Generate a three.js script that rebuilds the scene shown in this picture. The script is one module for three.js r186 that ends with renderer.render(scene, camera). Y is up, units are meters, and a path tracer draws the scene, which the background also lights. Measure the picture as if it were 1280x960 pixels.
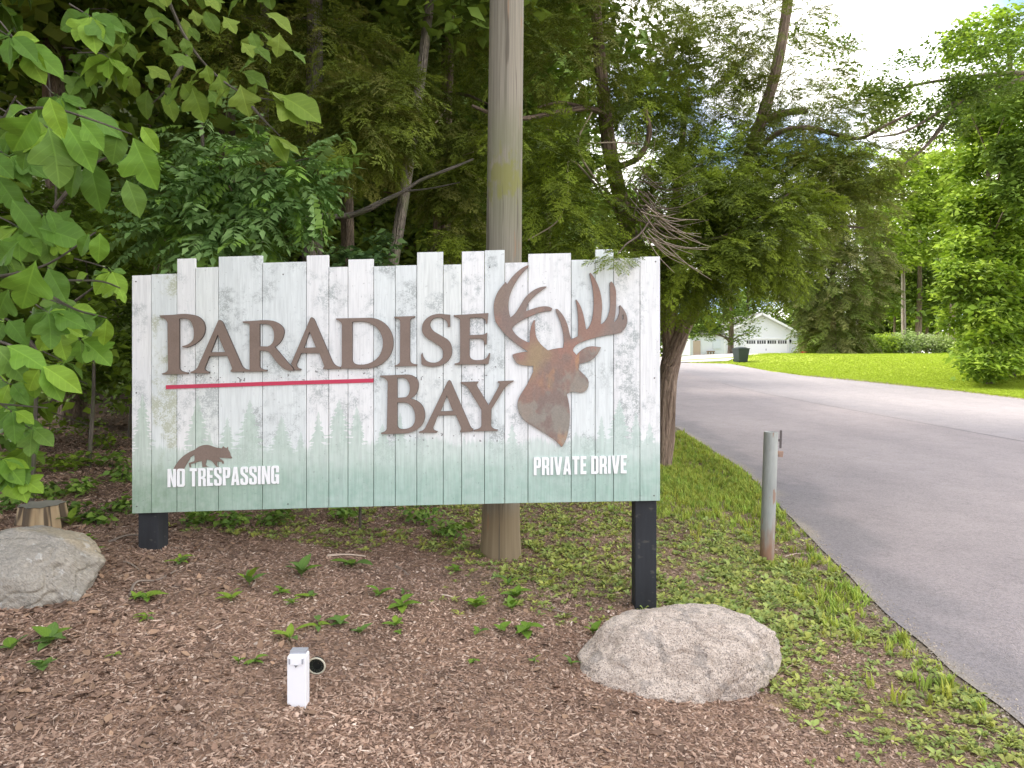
import * as THREE from 'three';
import { mergeGeometries, mergeVertices } from 'three/addons/utils/BufferGeometryUtils.js';
import { ImprovedNoise } from 'three/addons/math/ImprovedNoise.js';

// ---------------------------------------------------------------- camera, sky, sun, exposure
const W = 1280, HH = 960, F = 860, HORIZON = 445, EYE = 1.85;   // measured on the photograph (1280 x 960): focal length in pixels, row of the horizon, eye height in metres
const scene = new THREE.Scene();
const camera = new THREE.PerspectiveCamera(2 * Math.atan(HH / 2 / F) * 180 / Math.PI, W / HH, 0.05, 900);
camera.position.set(0, EYE, 0);
camera.lookAt(0, EYE, -10);
camera.setViewOffset(W, HH, 0, HH / 2 - HORIZON, W, HH);
const renderer = new THREE.WebGLRenderer({ antialias: true });
renderer.setSize(1024, 768);
renderer.toneMapping = THREE.LinearToneMapping;
renderer.toneMappingExposure = 2.95;
renderer.shadowMap.enabled = true;

const SUN = new THREE.Vector3(-0.60, 0.78, -0.16).normalize();
const sun = new THREE.DirectionalLight(new THREE.Color(1, 0.95, 0.86), 2.25);
sun.position.copy(SUN).multiplyScalar(60);
sun.castShadow = true;
sun.shadow.radius = 34;
sun.shadow.mapSize.set(4096, 4096);
Object.assign(sun.shadow.camera, { left: -60, right: 60, top: 60, bottom: -60, near: 1, far: 200 });
scene.add(sun, sun.target);

const PN = new ImprovedNoise();
const fbm3 = (x, y, z, o = 4) => { let s = 0, a = 0.5; for (let i = 0; i < o; i++) { s += a * PN.noise(x, y, z); x *= 2.03; y *= 2.03; z *= 2.03; a *= 0.5; } return s; };
const clamp = (x, a = 0, b = 1) => Math.min(b, Math.max(a, x)), mixn = (a, b, t) => a + (b - a) * t;
const sstep = (a, b, x) => { const t = clamp((x - a) / (b - a)); return t * t * (3 - 2 * t); };
{ // broken bright cloud over a pale blue sky, the same all round
  const w = 1024, h = 512, d = new Float32Array(w * h * 4);
  for (let j = 0; j < h; j++) for (let i = 0; i < w; i++) {
    const v = (j + 0.5) / h, el = (v - 0.5) * Math.PI, az = (i + 0.5) / w * Math.PI * 2;
    const y = Math.sin(el), c = Math.cos(el), x = c * Math.cos(az), z = c * Math.sin(az);
    const up = Math.max(y, 0);
    const k = 1 / (up + 0.35), n = fbm3(x * k * 1.7 + 3.1, y * 1.5, z * k * 1.7 + 7.7, 5) + 0.16 - 0.34 * Math.exp(-((x - 0.425) ** 2 + (y - 0.30) ** 2 + (z + 0.855) ** 2) / 0.006);
    const cloud = sstep(-0.04, 0.24, n);
    const blue = [mixn(0.20, 0.12, up), mixn(0.29, 0.22, up), mixn(0.44, 0.46, up)];
    const shade = 0.86 + 0.34 * sstep(0, 0.5, n), o = (j * w + i) * 4;
    const cl = [1.03 * shade, 0.985 * shade, 0.95 * shade];
    for (let q = 0; q < 3; q++) d[o + q] = y < -0.02 ? [0.16, 0.17, 0.12][q] : mixn(blue[q], cl[q], cloud);
    d[o + 3] = 1;
  }
  const t = new THREE.DataTexture(d, w, h, THREE.RGBAFormat, THREE.FloatType);
  t.mapping = THREE.EquirectangularReflectionMapping; t.magFilter = THREE.LinearFilter; t.needsUpdate = true;
  scene.background = t; scene.environment = t;
  scene.backgroundIntensity = 1.15; scene.environmentIntensity = 1.15;
}

// ---------------------------------------------------------------- helpers
const rng = (s) => () => { s |= 0; s = s + 0x6D2B79F5 | 0; let t = Math.imul(s ^ s >>> 15, 1 | s); t = t + Math.imul(t ^ t >>> 7, 61 | t) ^ t; return ((t ^ t >>> 14) >>> 0) / 4294967296; };
const V = (x, y, z) => new THREE.Vector3(x, y, z);
const P = (px, py, D) => V((px - 640) / F * D, EYE + (HORIZON - py) / F * D, -D);   // a point of the photograph at a depth, in metres
const used = {};
const numbered = (n) => { const k = used[n] = (used[n] ?? -1) + 1; return k ? n + '_' + String(k).padStart(3, '0') : n; };
function meta(o, label, category, group, kind) { if (label) o.userData.label = label; if (category) o.userData.category = category; if (group) o.userData.group = group; if (kind) o.userData.kind = kind; return o; }
function thing(name, label, category, at = V(0, 0, 0), group) { const o = new THREE.Group(); o.name = numbered(name); o.position.copy(at); scene.add(o); return meta(o, label, category, group); }
function part(name, geo, mat, parent, local = true) { const m = new THREE.Mesh(geo, mat); m.name = name; m.castShadow = m.receiveShadow = true; if (!local) m.position.copy(parent.position).negate(); parent.add(m); return m; }
function ground(name, geo, mat, label, category, kind = 'structure') { const m = new THREE.Mesh(geo, mat); m.name = numbered(name); m.castShadow = m.receiveShadow = true; scene.add(m); return meta(m, label, category, null, kind); }
function inst(name, geo, mat, list, parent, stuff = true) {   // list of {m: Matrix4, c: Color}
  const im = new THREE.InstancedMesh(geo, mat, list.length); im.name = name; im.castShadow = im.receiveShadow = true;
  list.forEach((e, i) => { im.setMatrixAt(i, e.m); if (e.c) im.setColorAt(i, e.c); });
  if (stuff) im.userData.kind = 'stuff';
  parent.add(im); return im;
}
const geoFrom = (pos, uv, idx, col) => { const g = new THREE.BufferGeometry(); g.setAttribute('position', new THREE.Float32BufferAttribute(pos, 3)); if (uv) g.setAttribute('uv', new THREE.Float32BufferAttribute(uv, 2)); if (col) g.setAttribute('color', new THREE.Float32BufferAttribute(col, 3)); g.setIndex(idx); g.computeVertexNormals(); return g; };
const box = (w, h, d, x = 0, y = 0, z = 0) => new THREE.BoxGeometry(w, h, d).translate(x, y, z);
function tube(pts, r0, r1, sides = 8, steps, rough = 0, seed = 1) {   // a tapered limb along points, uv in metres
  const curve = new THREE.CatmullRomCurve3(pts, false, 'centripetal'), n = steps ?? Math.max(4, (pts.length - 1) * 5), L = curve.getLength();
  const pos = [], uv = [], idx = []; let side = null;
  for (let i = 0; i <= n; i++) {
    const t = i / n, c = curve.getPoint(t), tan = curve.getTangent(t);
    if (!side) { side = V(0, 0, 1); if (Math.abs(tan.z) > 0.8) side.set(1, 0, 0); }
    side.addScaledVector(tan, -side.dot(tan)).normalize();
    const b = V().crossVectors(tan, side), r = mixn(r0, r1, t);
    for (let k = 0; k <= sides; k++) {
      const a = k / sides * Math.PI * 2, q = rough ? 1 + rough * fbm3(Math.cos(a) * 1.6 + seed, t * L * 2.2, Math.sin(a) * 1.6, 3) * 2 : 1;
      const x = Math.cos(a) * r * q, y = Math.sin(a) * r * q;
      pos.push(c.x + side.x * x + b.x * y, c.y + side.y * x + b.y * y, c.z + side.z * x + b.z * y);
      uv.push(k / sides * Math.max(1, Math.round(r0 * 6.28 / 0.5)) * 0.5, t * L);
    }
  }
  const s = sides + 1;
  for (let i = 0; i < n; i++) for (let k = 0; k < sides; k++) { const a = i * s + k; idx.push(a, a + 1, a + s, a + 1, a + s + 1, a + s); }
  for (const [base, flip] of [[0, 0], [n * s, 1]]) for (let k = 1; k < sides - 1; k++) flip ? idx.push(base, base + k, base + k + 1) : idx.push(base, base + k + 1, base + k);
  return geoFrom(pos, uv, idx);
}
// tileable value noise and textures
const hash = (x, y, s) => { let h = Math.imul(x, 374761393) + Math.imul(y, 668265263) + Math.imul(s, 1442695041) | 0; h = Math.imul(h ^ h >>> 13, 1274126177); return ((h ^ h >>> 16) >>> 0) / 4294967296; };
function tn(u, v, nx, ny, s = 0) { const x = u * nx, y = v * ny, xi = Math.floor(x), yi = Math.floor(y), fx = x - xi, fy = y - yi, a = fx * fx * (3 - 2 * fx), b = fy * fy * (3 - 2 * fy), m = (p, n) => ((p % n) + n) % n; return mixn(mixn(hash(m(xi, nx), m(yi, ny), s), hash(m(xi + 1, nx), m(yi, ny), s), a), mixn(hash(m(xi, nx), m(yi + 1, ny), s), hash(m(xi + 1, nx), m(yi + 1, ny), s), a), b); }
const tf = (u, v, nx, ny, o = 4, s = 0) => { let r = 0, a = 0.5, t = 0; for (let i = 0; i < o; i++) { r += a * tn(u, v, nx, ny, s + i); t += a; a *= 0.55; nx *= 2; ny *= 2; } return r / t; };
const toS = (x) => x <= 0.0031308 ? 12.92 * x : 1.055 * Math.pow(x, 1 / 2.4) - 0.055;
function tex(w, h, fn, srgb = true, rx = 1, ry = 1) {   // fn(u, v) gives linear [r, g, b] or one grey value
  const d = new Uint8Array(w * h * 4);
  for (let j = 0; j < h; j++) for (let i = 0; i < w; i++) {
    const c = fn((i + 0.5) / w, (j + 0.5) / h), o = (j * w + i) * 4;
    for (let q = 0; q < 3; q++) { const x = clamp(Array.isArray(c) ? c[q] : c); d[o + q] = Math.round(255 * (srgb ? toS(x) : x)); }
    d[o + 3] = 255;
  }
  const t = new THREE.DataTexture(d, w, h, THREE.RGBAFormat); t.magFilter = THREE.LinearFilter; t.minFilter = THREE.LinearMipmapLinearFilter; t.generateMipmaps = true;
  t.wrapS = t.wrapT = THREE.RepeatWrapping; t.repeat.set(rx, ry); if (srgb) t.colorSpace = THREE.SRGBColorSpace; t.needsUpdate = true; return t;
}
const mix3 = (a, b, t) => [mixn(a[0], b[0], t), mixn(a[1], b[1], t), mixn(a[2], b[2], t)];
const std = (o) => new THREE.MeshStandardMaterial({ roughness: 0.9, ...o });
const lin = (r, g, b) => new THREE.Color().setRGB(r, g, b);
const leafMat = (c, extra = {}) => new THREE.MeshPhysicalMaterial({ color: c, roughness: 0.55, transmission: 0.32, thickness: 0, side: THREE.DoubleSide, specularIntensity: 0.28, ...extra });

// ---------------------------------------------------------------- the lie of the land: depth D = -z, heights against the eye
const prof = (list) => (D) => { if (D <= list[0][0]) return list[0][1]; for (let i = 1; i < list.length; i++) if (D <= list[i][0]) { const t = (D - list[i - 1][0]) / (list[i][0] - list[i - 1][0]); return mixn(list[i - 1][1], list[i][1], t); } return list[list.length - 1][1]; };
const smooth = (f, r) => (D) => { let s = 0; for (let i = -4; i <= 4; i++) s += f(D + i * r / 4); return s / 9; };
const roadY = smooth(prof([[0, -1.85], [10, -1.85], [15, -1.72], [24, -1.45], [35, -0.95], [45, -0.42], [60, -0.25], [85, -0.2], [140, 0.1], [300, 1]]), 2);
const roadL = prof([[0, 2.35], [4.05, 2.59], [5.2, 2.73], [6.5, 2.95], [8.5, 3.3], [11, 3.71], [17, 3.9], [25, 3.5], [33, 2.2], [38, -1], [42, -9], [44, -30]]);
const roadR = prof([[0, 20], [18, 18.6], [23.5, 17.5], [26.3, 17.1], [31, 15.7], [34.5, 14.5], [38, 14.0], [43.5, 13.8], [46, 10], [47.5, 7]]);
const ROAD_END = 47.5;
function relY(X, D) {   // ground height against the eye
  const r = roadY(D), L = roadL(D), R = D < ROAD_END ? roadR(D) : 10;
  let bank = clamp(-1.56 - 0.12 * X, -2.2, -0.95) - 0.05 * clamp(4.4 - D, 0, 3) + 0.004 * clamp(D - 9, 0, 60);
  bank += 0.05 * fbm3(X * 0.45, D * 0.45, 1.7, 3) + 0.02 * fbm3(X * 2.1, D * 2.1, 5, 2);
  const lawn = r + 0.02 + 0.45 * sstep(0, 11, X - R) * (1 - sstep(61, 76, D)) + 0.015 * fbm3(X * 0.8, D * 0.8, 9, 2);
  if (D > 46) return mixn(bank, lawn, sstep(-14, 2, X));
  if (X < L) return mixn(r - 0.006, bank, sstep(0.05, 0.95, L - X));
  if (X > R) return lawn;
  return r - 0.008 - 0.06 * sstep(0.6, 1.3, X - L) * sstep(0.4, 1.0, R - X);
}
const H = (X, D) => EYE + relY(X, D);
const G = (px, py, d0 = 3) => { let D = d0; for (; D < 160; D += D * 0.004) { const X = (px - 640) / F * D; if (HORIZON - relY(X, D) / D * F <= py) break; } return V((px - 640) / F * D, H((px - 640) / F * D, D), -D); };   // the ground under a pixel

// ---------------------------------------------------------------- ground, road, driveway
const speck = (u, v, n, s, k) => Math.pow(hash(Math.floor(u * n), Math.floor(v * n), s), k);
const mulchTex = tex(1024, 1024, (u, v) => {
  const a = tf(u, v, 24, 48, 4, 3), b = tf(u, v, 90, 40, 3, 9), c = tf(u, v, 6, 6, 3, 21);
  const k = clamp(0.35 + 1.3 * (a - 0.5) + 0.9 * (b - 0.5)), t = 0.6 + 0.8 * k;
  return mix3([0.62 * t, 0.56 * t, 0.53 * t], [1.0 * t, 0.95 * t, 0.9 * t], clamp(c * 1.2 - 0.1));
});
const mulchBump = tex(1024, 1024, (u, v) => clamp(0.5 + 1.1 * (tf(u, v, 24, 48, 4, 3) - 0.5) + 0.8 * (tf(u, v, 90, 40, 3, 9) - 0.5)), false);
const cover = (X, D) => {   // how green the ground is, 0 bare mulch .. 1 grass
  const L = roadL(D), R = D < ROAD_END ? roadR(D) : 10;
  if (D > 46 ? X > -2 : X > R) return 1;
  const n = fbm3(X * 1.1 + 4, D * 1.1, 2.2, 3), m = fbm3(X * 3.3, D * 3.3, 8.2, 2);
  const side = sstep(-0.55, 0.5, X - 0.15 * (D - 5)) * sstep(4.0, 4.9, D + 1.1 * sstep(0.9, 1.5, X)) ;
  const strip = sstep(1.3, 0.3, L - X) * sstep(2.4, 3.6, D);
  const far = sstep(6.5, 10, D) * sstep(-0.5, 1.2, X);
  return clamp(Math.max(side * (0.62 + 1.0 * n + 0.7 * m), 0.5 * strip * (0.95 + n + m), far * (0.9 + n)));
};
{
  const xs = [], ds = [], push = (a, from, to, f) => { let x = from; while (x < to) { a.push(x); x += f(x); } a.push(to); };
  push(xs, -60, 75, (x) => clamp(0.08 + Math.abs(x) * 0.035 - 0.06, 0.09, 2.5));
  push(ds, -6, 260, (d) => d < 2 ? 0.6 : clamp(0.014 * d + 0.02, 0.07, 4));
  const pos = [], uv = [], idx = [], col = [], nx = xs.length;
  for (const D of ds) for (const X of xs) {
    pos.push(X, H(X, D), -D); uv.push(X / 1.3, D / 1.3);
    const g = cover(X, D), L = roadL(D), n = 0.5 + fbm3(X * 0.7, D * 0.7, 4.4, 3), deep = sstep(-1.5, -4.5, X + (D - 5) * 0.25) * sstep(4.2, 6, D);
    const leafy = Math.max(deep, sstep(9, 13, D) * (1 - sstep(0, 2, X)));
    let c = mix3([0.25, 0.155, 0.105], [0.36, 0.245, 0.17], n);                       // wood mulch
    c = mix3(c, [0.15, 0.10, 0.07], leafy);                                       // leaf litter in the wood
    c = mix3(c, mix3([0.20, 0.21, 0.06], [0.26, 0.30, 0.07], n), g * 0.7);          // low plants
    if ((D < ROAD_END && X > roadR(D)) || (D > 46 && X > -2)) c = mix3([0.33, 0.43, 0.03], [0.40, 0.50, 0.045], n);   // lawn
    const edge = sstep(0.42, 0.06, Math.abs(X - L) + 0.25 * fbm3(X * 2, D * 2, 3, 2)); if (D < 40) c = mix3(c, [0.27, 0.225, 0.17], edge * 0.8);   // gritty verge
    if (D < ROAD_END) { const eR = sstep(0.8, 0.1, Math.abs(X - roadR(D)) + 0.4 * fbm3(X, D, 6, 2)); c = mix3(c, [0.22, 0.2, 0.12], eR * 0.6 * sstep(34, 27, D)); }
    col.push(...c);
  }
  for (let j = 0; j < ds.length - 1; j++) for (let i = 0; i < nx - 1; i++) { const a = j * nx + i; idx.push(a, a + 1, a + nx, a + 1, a + nx + 1, a + nx); }
  ground('ground', geoFrom(pos, uv, idx, col), std({ vertexColors: true, map: mulchTex, bumpMap: mulchBump, bumpScale: 0.02, roughness: 0.95 }), 'brown mulched bank on the left and mown lawn on the right', 'ground');
}
const asphalt = tex(1024, 1024, (u, v) => { const a = tf(u, v, 300, 300, 2, 5), b = tf(u, v, 12, 12, 5, 2), s = speck(u, v, 420, 7, 9); const m = tf(u, v, 110, 110, 2, 25), k = 0.83 + 0.42 * (a - 0.5) + 0.22 * (b - 0.5) + 0.35 * (m - 0.5) + 0.5 * s; return [k, k, k]; });
const asphaltBump = tex(1024, 1024, (u, v) => tf(u, v, 340, 340, 2, 5), false);
{
  const pos = [], uv = [], idx = [], col = [], NX = 60, rows = []; for (let D = -5; D < ROAD_END; D += clamp(0.02 * Math.abs(D), 0.12, 0.6)) rows.push(D); rows.push(ROAD_END);
  for (const D of rows) for (let i = 0; i <= NX; i++) {
    const L = roadL(D) + 0.05 * fbm3(D * 1.3, 3, 1, 3), R = Math.max(L + 0.2, roadR(D) + 0.12 * fbm3(D * 0.9, 8, 1, 3)), t = i / NX, X = mixn(L, R, t < 0.5 ? t * t * 2 * 0.8 + t * 0.2 : mixn(t, 1 - 2 * (1 - t) ** 2, 0.8));
    pos.push(X, EYE + roadY(D) + 0.004, -D); uv.push(X / 2.2, D / 2.2);
    const seam = seamX(D), n = fbm3(X * 0.35, D * 0.22, 3.3, 4), w = fbm3(X * 1.2, D * 0.3, 9.1, 3);
    let c = mix3([0.30, 0.258, 0.25], [0.375, 0.322, 0.308], clamp(0.5 + 1.5 * n + 0.7 * w));
    c = mix3(c, [0.265, 0.253, 0.26], sstep(-0.1, 0.4, X - seam) * 0.45);
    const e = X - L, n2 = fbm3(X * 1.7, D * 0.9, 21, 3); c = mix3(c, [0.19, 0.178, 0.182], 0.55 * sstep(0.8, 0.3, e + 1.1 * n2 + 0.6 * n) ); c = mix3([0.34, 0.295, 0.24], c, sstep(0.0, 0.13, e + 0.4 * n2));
    col.push(...c);
  }
  for (let j = 0; j < rows.length - 1; j++) for (let i = 0; i < NX; i++) { const a = j * (NX + 1) + i; idx.push(a, a + 1, a + NX + 1, a + 1, a + NX + 2, a + NX + 1); }
  const m = std({ vertexColors: true, map: asphalt, bumpMap: asphaltBump, bumpScale: 0.004, roughness: 0.85 });
  ground('road', geoFrom(pos, uv, idx, col), m, 'worn grey asphalt road curving away past the sign', 'road');
  const sp = [], si = []; let k = 0;                                            // the joint between the two paved strips
  for (let D = 9; D < 30; D += 0.25) { const X = seamX(D) + 0.05 * fbm3(D * 1.7, 2, 2, 3), w = 0.018 + 0.02 * fbm3(D * 2.3, 7, 1, 2), y = EYE + roadY(D) + 0.008; sp.push(X - w, y, -D, X + w, y, -D); if (k) { const a = k * 2; si.push(a - 2, a - 1, a, a - 1, a + 1, a); } k++; }
  ground('road_joint', geoFrom(sp, null, si), std({ color: lin(0.16, 0.15, 0.148) }), 'thin dark joint between two paved strips of the road', 'joint');
}
function seamX(D) { return mixn(10.6, 9.1, clamp((D - 12) / 16)) + 0.0; }
{ // pale concrete drive up to the garage
  const pos = [], uv = [], idx = [], rows = 30, NX = 8;
  for (let j = 0; j <= rows; j++) for (let i = 0; i <= NX; i++) { const t = j / rows, D = mixn(45.2, 80.6, t), X = mixn(mixn(4.5, 28.0, t ** 0.9), mixn(14.2, 33.2, t ** 0.9), i / NX); pos.push(X, Math.max(H(X, D), EYE + roadY(D)) + 0.03, -D); uv.push(X / 2.2, D / 2.2); }
  for (let j = 0; j < rows; j++) for (let i = 0; i < NX; i++) { const a = j * (NX + 1) + i; idx.push(a, a + 1, a + NX + 1, a + 1, a + NX + 2, a + NX + 1); }
  ground('driveway', geoFrom(pos, uv, idx), std({ color: lin(0.46, 0.43, 0.41), map: asphalt }), 'pale concrete driveway leading up to the white garage', 'driveway');
  const p2 = [], u2 = [], i2 = [], N2 = 20;                                      // gravel yard left of it
  for (let j = 0; j <= N2; j++) for (let i = 0; i <= N2; i++) { const D = mixn(46, 72, j / N2), X = mixn(-6, mixn(8, 20, j / N2), i / N2); p2.push(X, H(X, D) + 0.035, -D); u2.push(X / 2.2, D / 2.2); }
  for (let j = 0; j < N2; j++) for (let i = 0; i < N2; i++) { const a = j * (N2 + 1) + i; i2.push(a, a + 1, a + N2 + 1, a + 1, a + N2 + 2, a + N2 + 1); }
  ground('gravel_yard', geoFrom(p2, u2, i2), std({ color: lin(0.4, 0.36, 0.32), map: asphalt }), 'pale gravel yard beyond the far end of the road', 'yard');
}
{ // loose matter on the bank: bark chips, leaf litter, grit, small plants, grass
  const r = rng(11), chips = [[], [], []], leaves = [], plants = [[], [], []], blades = [[], []], grit = [];
  const q = new THREE.Quaternion(), e = new THREE.Euler(), put = (list, X, D, sc, tilt, c, lift = 0) => { e.set((r() - 0.5) * tilt, r() * 6.283, (r() - 0.5) * tilt); list.push({ m: new THREE.Matrix4().compose(V(X, H(X, D) + lift, -D), q.setFromEuler(e), V(sc, sc * (0.7 + 0.6 * r()), sc)), c }); };
  const chip = (s, lx = 1, lz = 0.42) => { const g = new THREE.IcosahedronGeometry(1, 0), p = g.attributes.position, k = rng(s); const mp = {}; for (let i = 0; i < p.count; i++) { const key = [p.getX(i), p.getY(i), p.getZ(i)].map((x) => x.toFixed(2)).join(); const f = mp[key] ??= [0.8 + 0.5 * k(), 0.7 + 0.6 * k(), 0.8 + 0.5 * k()]; p.setXYZ(i, p.getX(i) * f[0] * lx, p.getY(i) * f[1] * 0.22, p.getZ(i) * f[2] * lz); } g.computeVertexNormals(); return g; };
  const tone = [[0.35, 0.235, 0.168], [0.26, 0.168, 0.117], [0.44, 0.32, 0.24], [0.16, 0.10, 0.072], [0.32, 0.21, 0.15], [0.60, 0.48, 0.385]];
  for (let i = 0; i < 210000; i++) {
    const D = 2.3 + 6.2 * Math.pow(r(), 1.35), X = mixn(-5.2 * D / 4.5, Math.min(roadL(D) - 0.05, 3.4), r());
    const g = cover(X, D); if (r() < g * 0.75) continue;
    if (Math.abs(X) > D * 0.85) continue;
    const patch = 0.72 + 0.6 * (0.5 + fbm3(X * 1.3, D * 1.3, 51, 3)), c = tone[Math.min(5, Math.floor(r() * (r() < 0.12 ? 6 : 5)))], k = (0.75 + 0.5 * r()) * patch;
    put(chips[i % 3], X, D, 0.006 + 0.012 * r() * r() + (r() < 0.03 ? 0.004 + 0.010 * r() : 0), 1.1, lin(c[0] * k, c[1] * k, c[2] * k), 0.003);
  }
  const chipMat = std({ color: 0xffffff });
  const o1 = thing('mulch', 'brown shredded bark mulch covering the bank', 'mulch'); o1.userData.kind = 'stuff';
  chips.forEach((l, i) => inst('chip', chip(40 + i, [1, 1.9, 0.9][i], [0.42, 0.16, 0.6][i]), chipMat, l, o1));
  // dead leaves
  const dead = geoFrom([-0.5, 0, 0, -0.1, 0.12, 0.3, 0, 0.02, 0, -0.1, 0.14, -0.28, 0.3, 0.05, 0.2, 0.3, 0.1, -0.2, 0.6, 0.12, 0], null, [0, 1, 2, 0, 2, 3, 2, 1, 4, 2, 5, 3, 2, 4, 6, 2, 6, 5]);
  for (let i = 0; i < 16000; i++) {
    const D = 2.6 + 13 * r() * r() ** 0.5, X = mixn(-0.95 * D, Math.min(roadL(D) - 0.1, 0.25 * D), r()), deep = sstep(-1.2, -3.5, X + (D - 5) * 0.25) + sstep(5.2, 7, D) * 0.6 + 0.28 * sstep(0, 1, X);
    if (r() > 0.035 + deep) continue;
    const k = 0.6 + 0.7 * r(), c = r() < 0.5 ? [0.30, 0.19, 0.12] : [0.20, 0.125, 0.085];
    put(leaves, X, D, 0.022 + 0.038 * r(), 1.0, lin(c[0] * k, c[1] * k, c[2] * k), 0.006);
  }
  const o2 = thing('leaf_litter', 'dead brown leaves lying on the floor of the wood', 'leaf litter'); o2.userData.kind = 'stuff';
  inst('dead_leaf', dead, std({ color: 0xffffff, side: THREE.DoubleSide }), leaves, o2);
  // low plants
  const rosette = (s, n, wide) => { const k = rng(s), pos = [], idx = []; for (let i = 0; i < n; i++) { const a = i * 2.4 + k(), L = 0.5 + 0.6 * k(), w = wide * (0.8 + 0.5 * k()), up = 0.2 + 0.7 * k(), ca = Math.cos(a), sa = Math.sin(a), b = pos.length / 3; const pt = (t, off, y) => pos.push(ca * t * L - sa * off, y, sa * t * L + ca * off); pt(0.1, 0, 0.02); pt(0.5, w * 0.5, up * 0.55); pt(0.55, 0, up * 0.5); pt(0.5, -w * 0.5, up * 0.55); pt(0.85, w * 0.32, up * 0.72); pt(0.85, -w * 0.32, up * 0.72); pt(1.1, 0, up * 0.6); idx.push(b, b + 1, b + 2, b, b + 2, b + 3, b + 2, b + 1, b + 4, b + 2, b + 5, b + 3, b + 2, b + 4, b + 6, b + 2, b + 6, b + 5); } return geoFrom(pos, null, idx); };
  const tuft = (s, n, h) => { const k = rng(s), pos = [], idx = []; for (let i = 0; i < n; i++) { const a = k() * 6.283, lean = 0.15 + 0.8 * k(), L = h * (0.6 + 0.6 * k()), w = 0.035 + 0.03 * k(), ca = Math.cos(a), sa = Math.sin(a), x0 = (k() - 0.5) * 0.5, z0 = (k() - 0.5) * 0.5, b = pos.length / 3; const pt = (t, off) => { const out = lean * L * t * t, y = L * t * (1 - 0.25 * lean * t); pos.push(x0 + ca * out - sa * off, y, z0 + sa * out + ca * off); }; pt(0, w); pt(0, -w); pt(0.55, w * 0.8); pt(0.55, -w * 0.8); pt(1, 0); idx.push(b, b + 1, b + 2, b + 1, b + 3, b + 2, b + 2, b + 3, b + 4); } return geoFrom(pos, null, idx); };
  for (let i = 0; i < 90000; i++) {
    const D = 2.4 + 13 * Math.pow(r(), 1.5), X = mixn(-0.62 * D, roadL(D) + 0.04, r()), g = cover(X, D);
    if (X > D * 0.8) continue;
    const behind = D > 5.0 && X < 0.6 ? 0.55 * (0.5 + 1.8 * fbm3(X * 1.8, D * 1.8, 12, 2)) * sstep(-3.0, -1.4, X) : 0;
    const grassy = sstep(6.4, 9, D) * sstep(0.6, 1.8, X) + 0.75 * sstep(0.75, 0.15, roadL(D) - X) * sstep(3.4, 4.4, D) * sstep(-0.2, 0.2, fbm3(X * 2, D * 2, 31, 2));
    if (X > roadL(D) - 0.02 - 0.08 * r() || r() > Math.max(0.95 * g * (0.32 + 0.68 * sstep(-0.12, 0.22, fbm3(X * 1.6, D * 1.6, 41, 3))), behind, 0.9 * g * grassy)) continue;
    const k = 0.75 + 0.5 * r();
    if (r() < grassy) put(blades[i % 2], X, D, 0.055 + 0.05 * r(), 0.2, lin((0.36 + 0.14 * r()) * k, 0.51 * k, 0.095 * k));
    else { const y = r(); put(plants[i % 3], X, D, (0.028 + 0.04 * r() * r()) * (g > 0.5 ? 1.1 : 0.9), 0.4, lin((0.29 + 0.17 * y) * k, (0.385 + 0.09 * y) * k, 0.115 * k), 0.004); }
  }
  const leafy = leafMat(0xffffff, { transmission: 0.3 });
  const o3 = thing('ground_cover', 'low broad-leaved weeds spreading over the bank behind the sign', 'ground cover'); o3.userData.kind = 'stuff';
  [[1, 6, 0.42], [2, 8, 0.3], [3, 5, 0.55]].forEach((a, i) => inst('leafy_plant', rosette(...a), leafy, plants[i], o3));
  const o4 = thing('verge_grass', 'short bright grass on the verge beside the road', 'grass'); o4.userData.kind = 'stuff';
  blades.forEach((l, i) => inst('grass_tuft', tuft(60 + i, 12, 0.9), leafy, l, o4));
  // the lawn
  const lawn = [[], []];
  for (let i = 0; i < 120000; i++) {
    const D = 19 + 42 * r() ** 1.1, X = mixn(Math.max(roadR(Math.min(D, 47)) - 0.05, D > 46 ? 14 : 0), 0.82 * D, r()); if (D > 45 && X < 14 + (D - 45) * 0.55) continue;
    if (X < (D < ROAD_END ? roadR(D) - 0.06 : 10)) continue;
    const k = 0.8 + 0.4 * r(); put(lawn[i % 2], X, D, 0.09 + 0.05 * r(), 0.2, lin(0.43 * k, 0.53 * k, 0.05 * k), -0.01);
  }
  const o5 = thing('lawn_grass', 'bright mown lawn grass across the road', 'grass'); o5.userData.kind = 'stuff';
  lawn.forEach((l, i) => inst('grass_tuft', tuft(70 + i, 10, 0.55), leafMat(0xffffff, { transmission: 0.4 }), l, o5));
  // grit by the edge of the asphalt
  for (let i = 0; i < 6000; i++) { const D = 2.4 + 30 * r() ** 2, X = roadL(D) - 0.02 + (r() + r() + r() - 1.6) * 0.16, k = 0.7 + 0.6 * r(); e.set(r() * 3, r() * 6, r() * 3); grit.push({ m: new THREE.Matrix4().compose(V(X, Math.max(H(X, D), X > roadL(D) ? EYE + roadY(D) + 0.004 : 0) + 0.001, -D), q.setFromEuler(e), V(1, 0.7, 0.9).multiplyScalar(0.003 + 0.007 * r() * r())), c: lin(0.40 * k, 0.34 * k, 0.27 * k) }); }
  for (let i = 0; i < 2500; i++) { const D = 22 + 12 * r(), X = roadR(D) + (r() + r() - 0.8) * 0.5, k = 0.6 + 0.6 * r(); grit.push({ m: new THREE.Matrix4().compose(V(X, Math.max(H(X, D), EYE + roadY(D)) + 0.004, -D), q, V(1, 0.7, 0.9).multiplyScalar(0.012 + 0.03 * r() * r())), c: lin(0.3 * k, 0.26 * k, 0.2 * k) }); }
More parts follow.
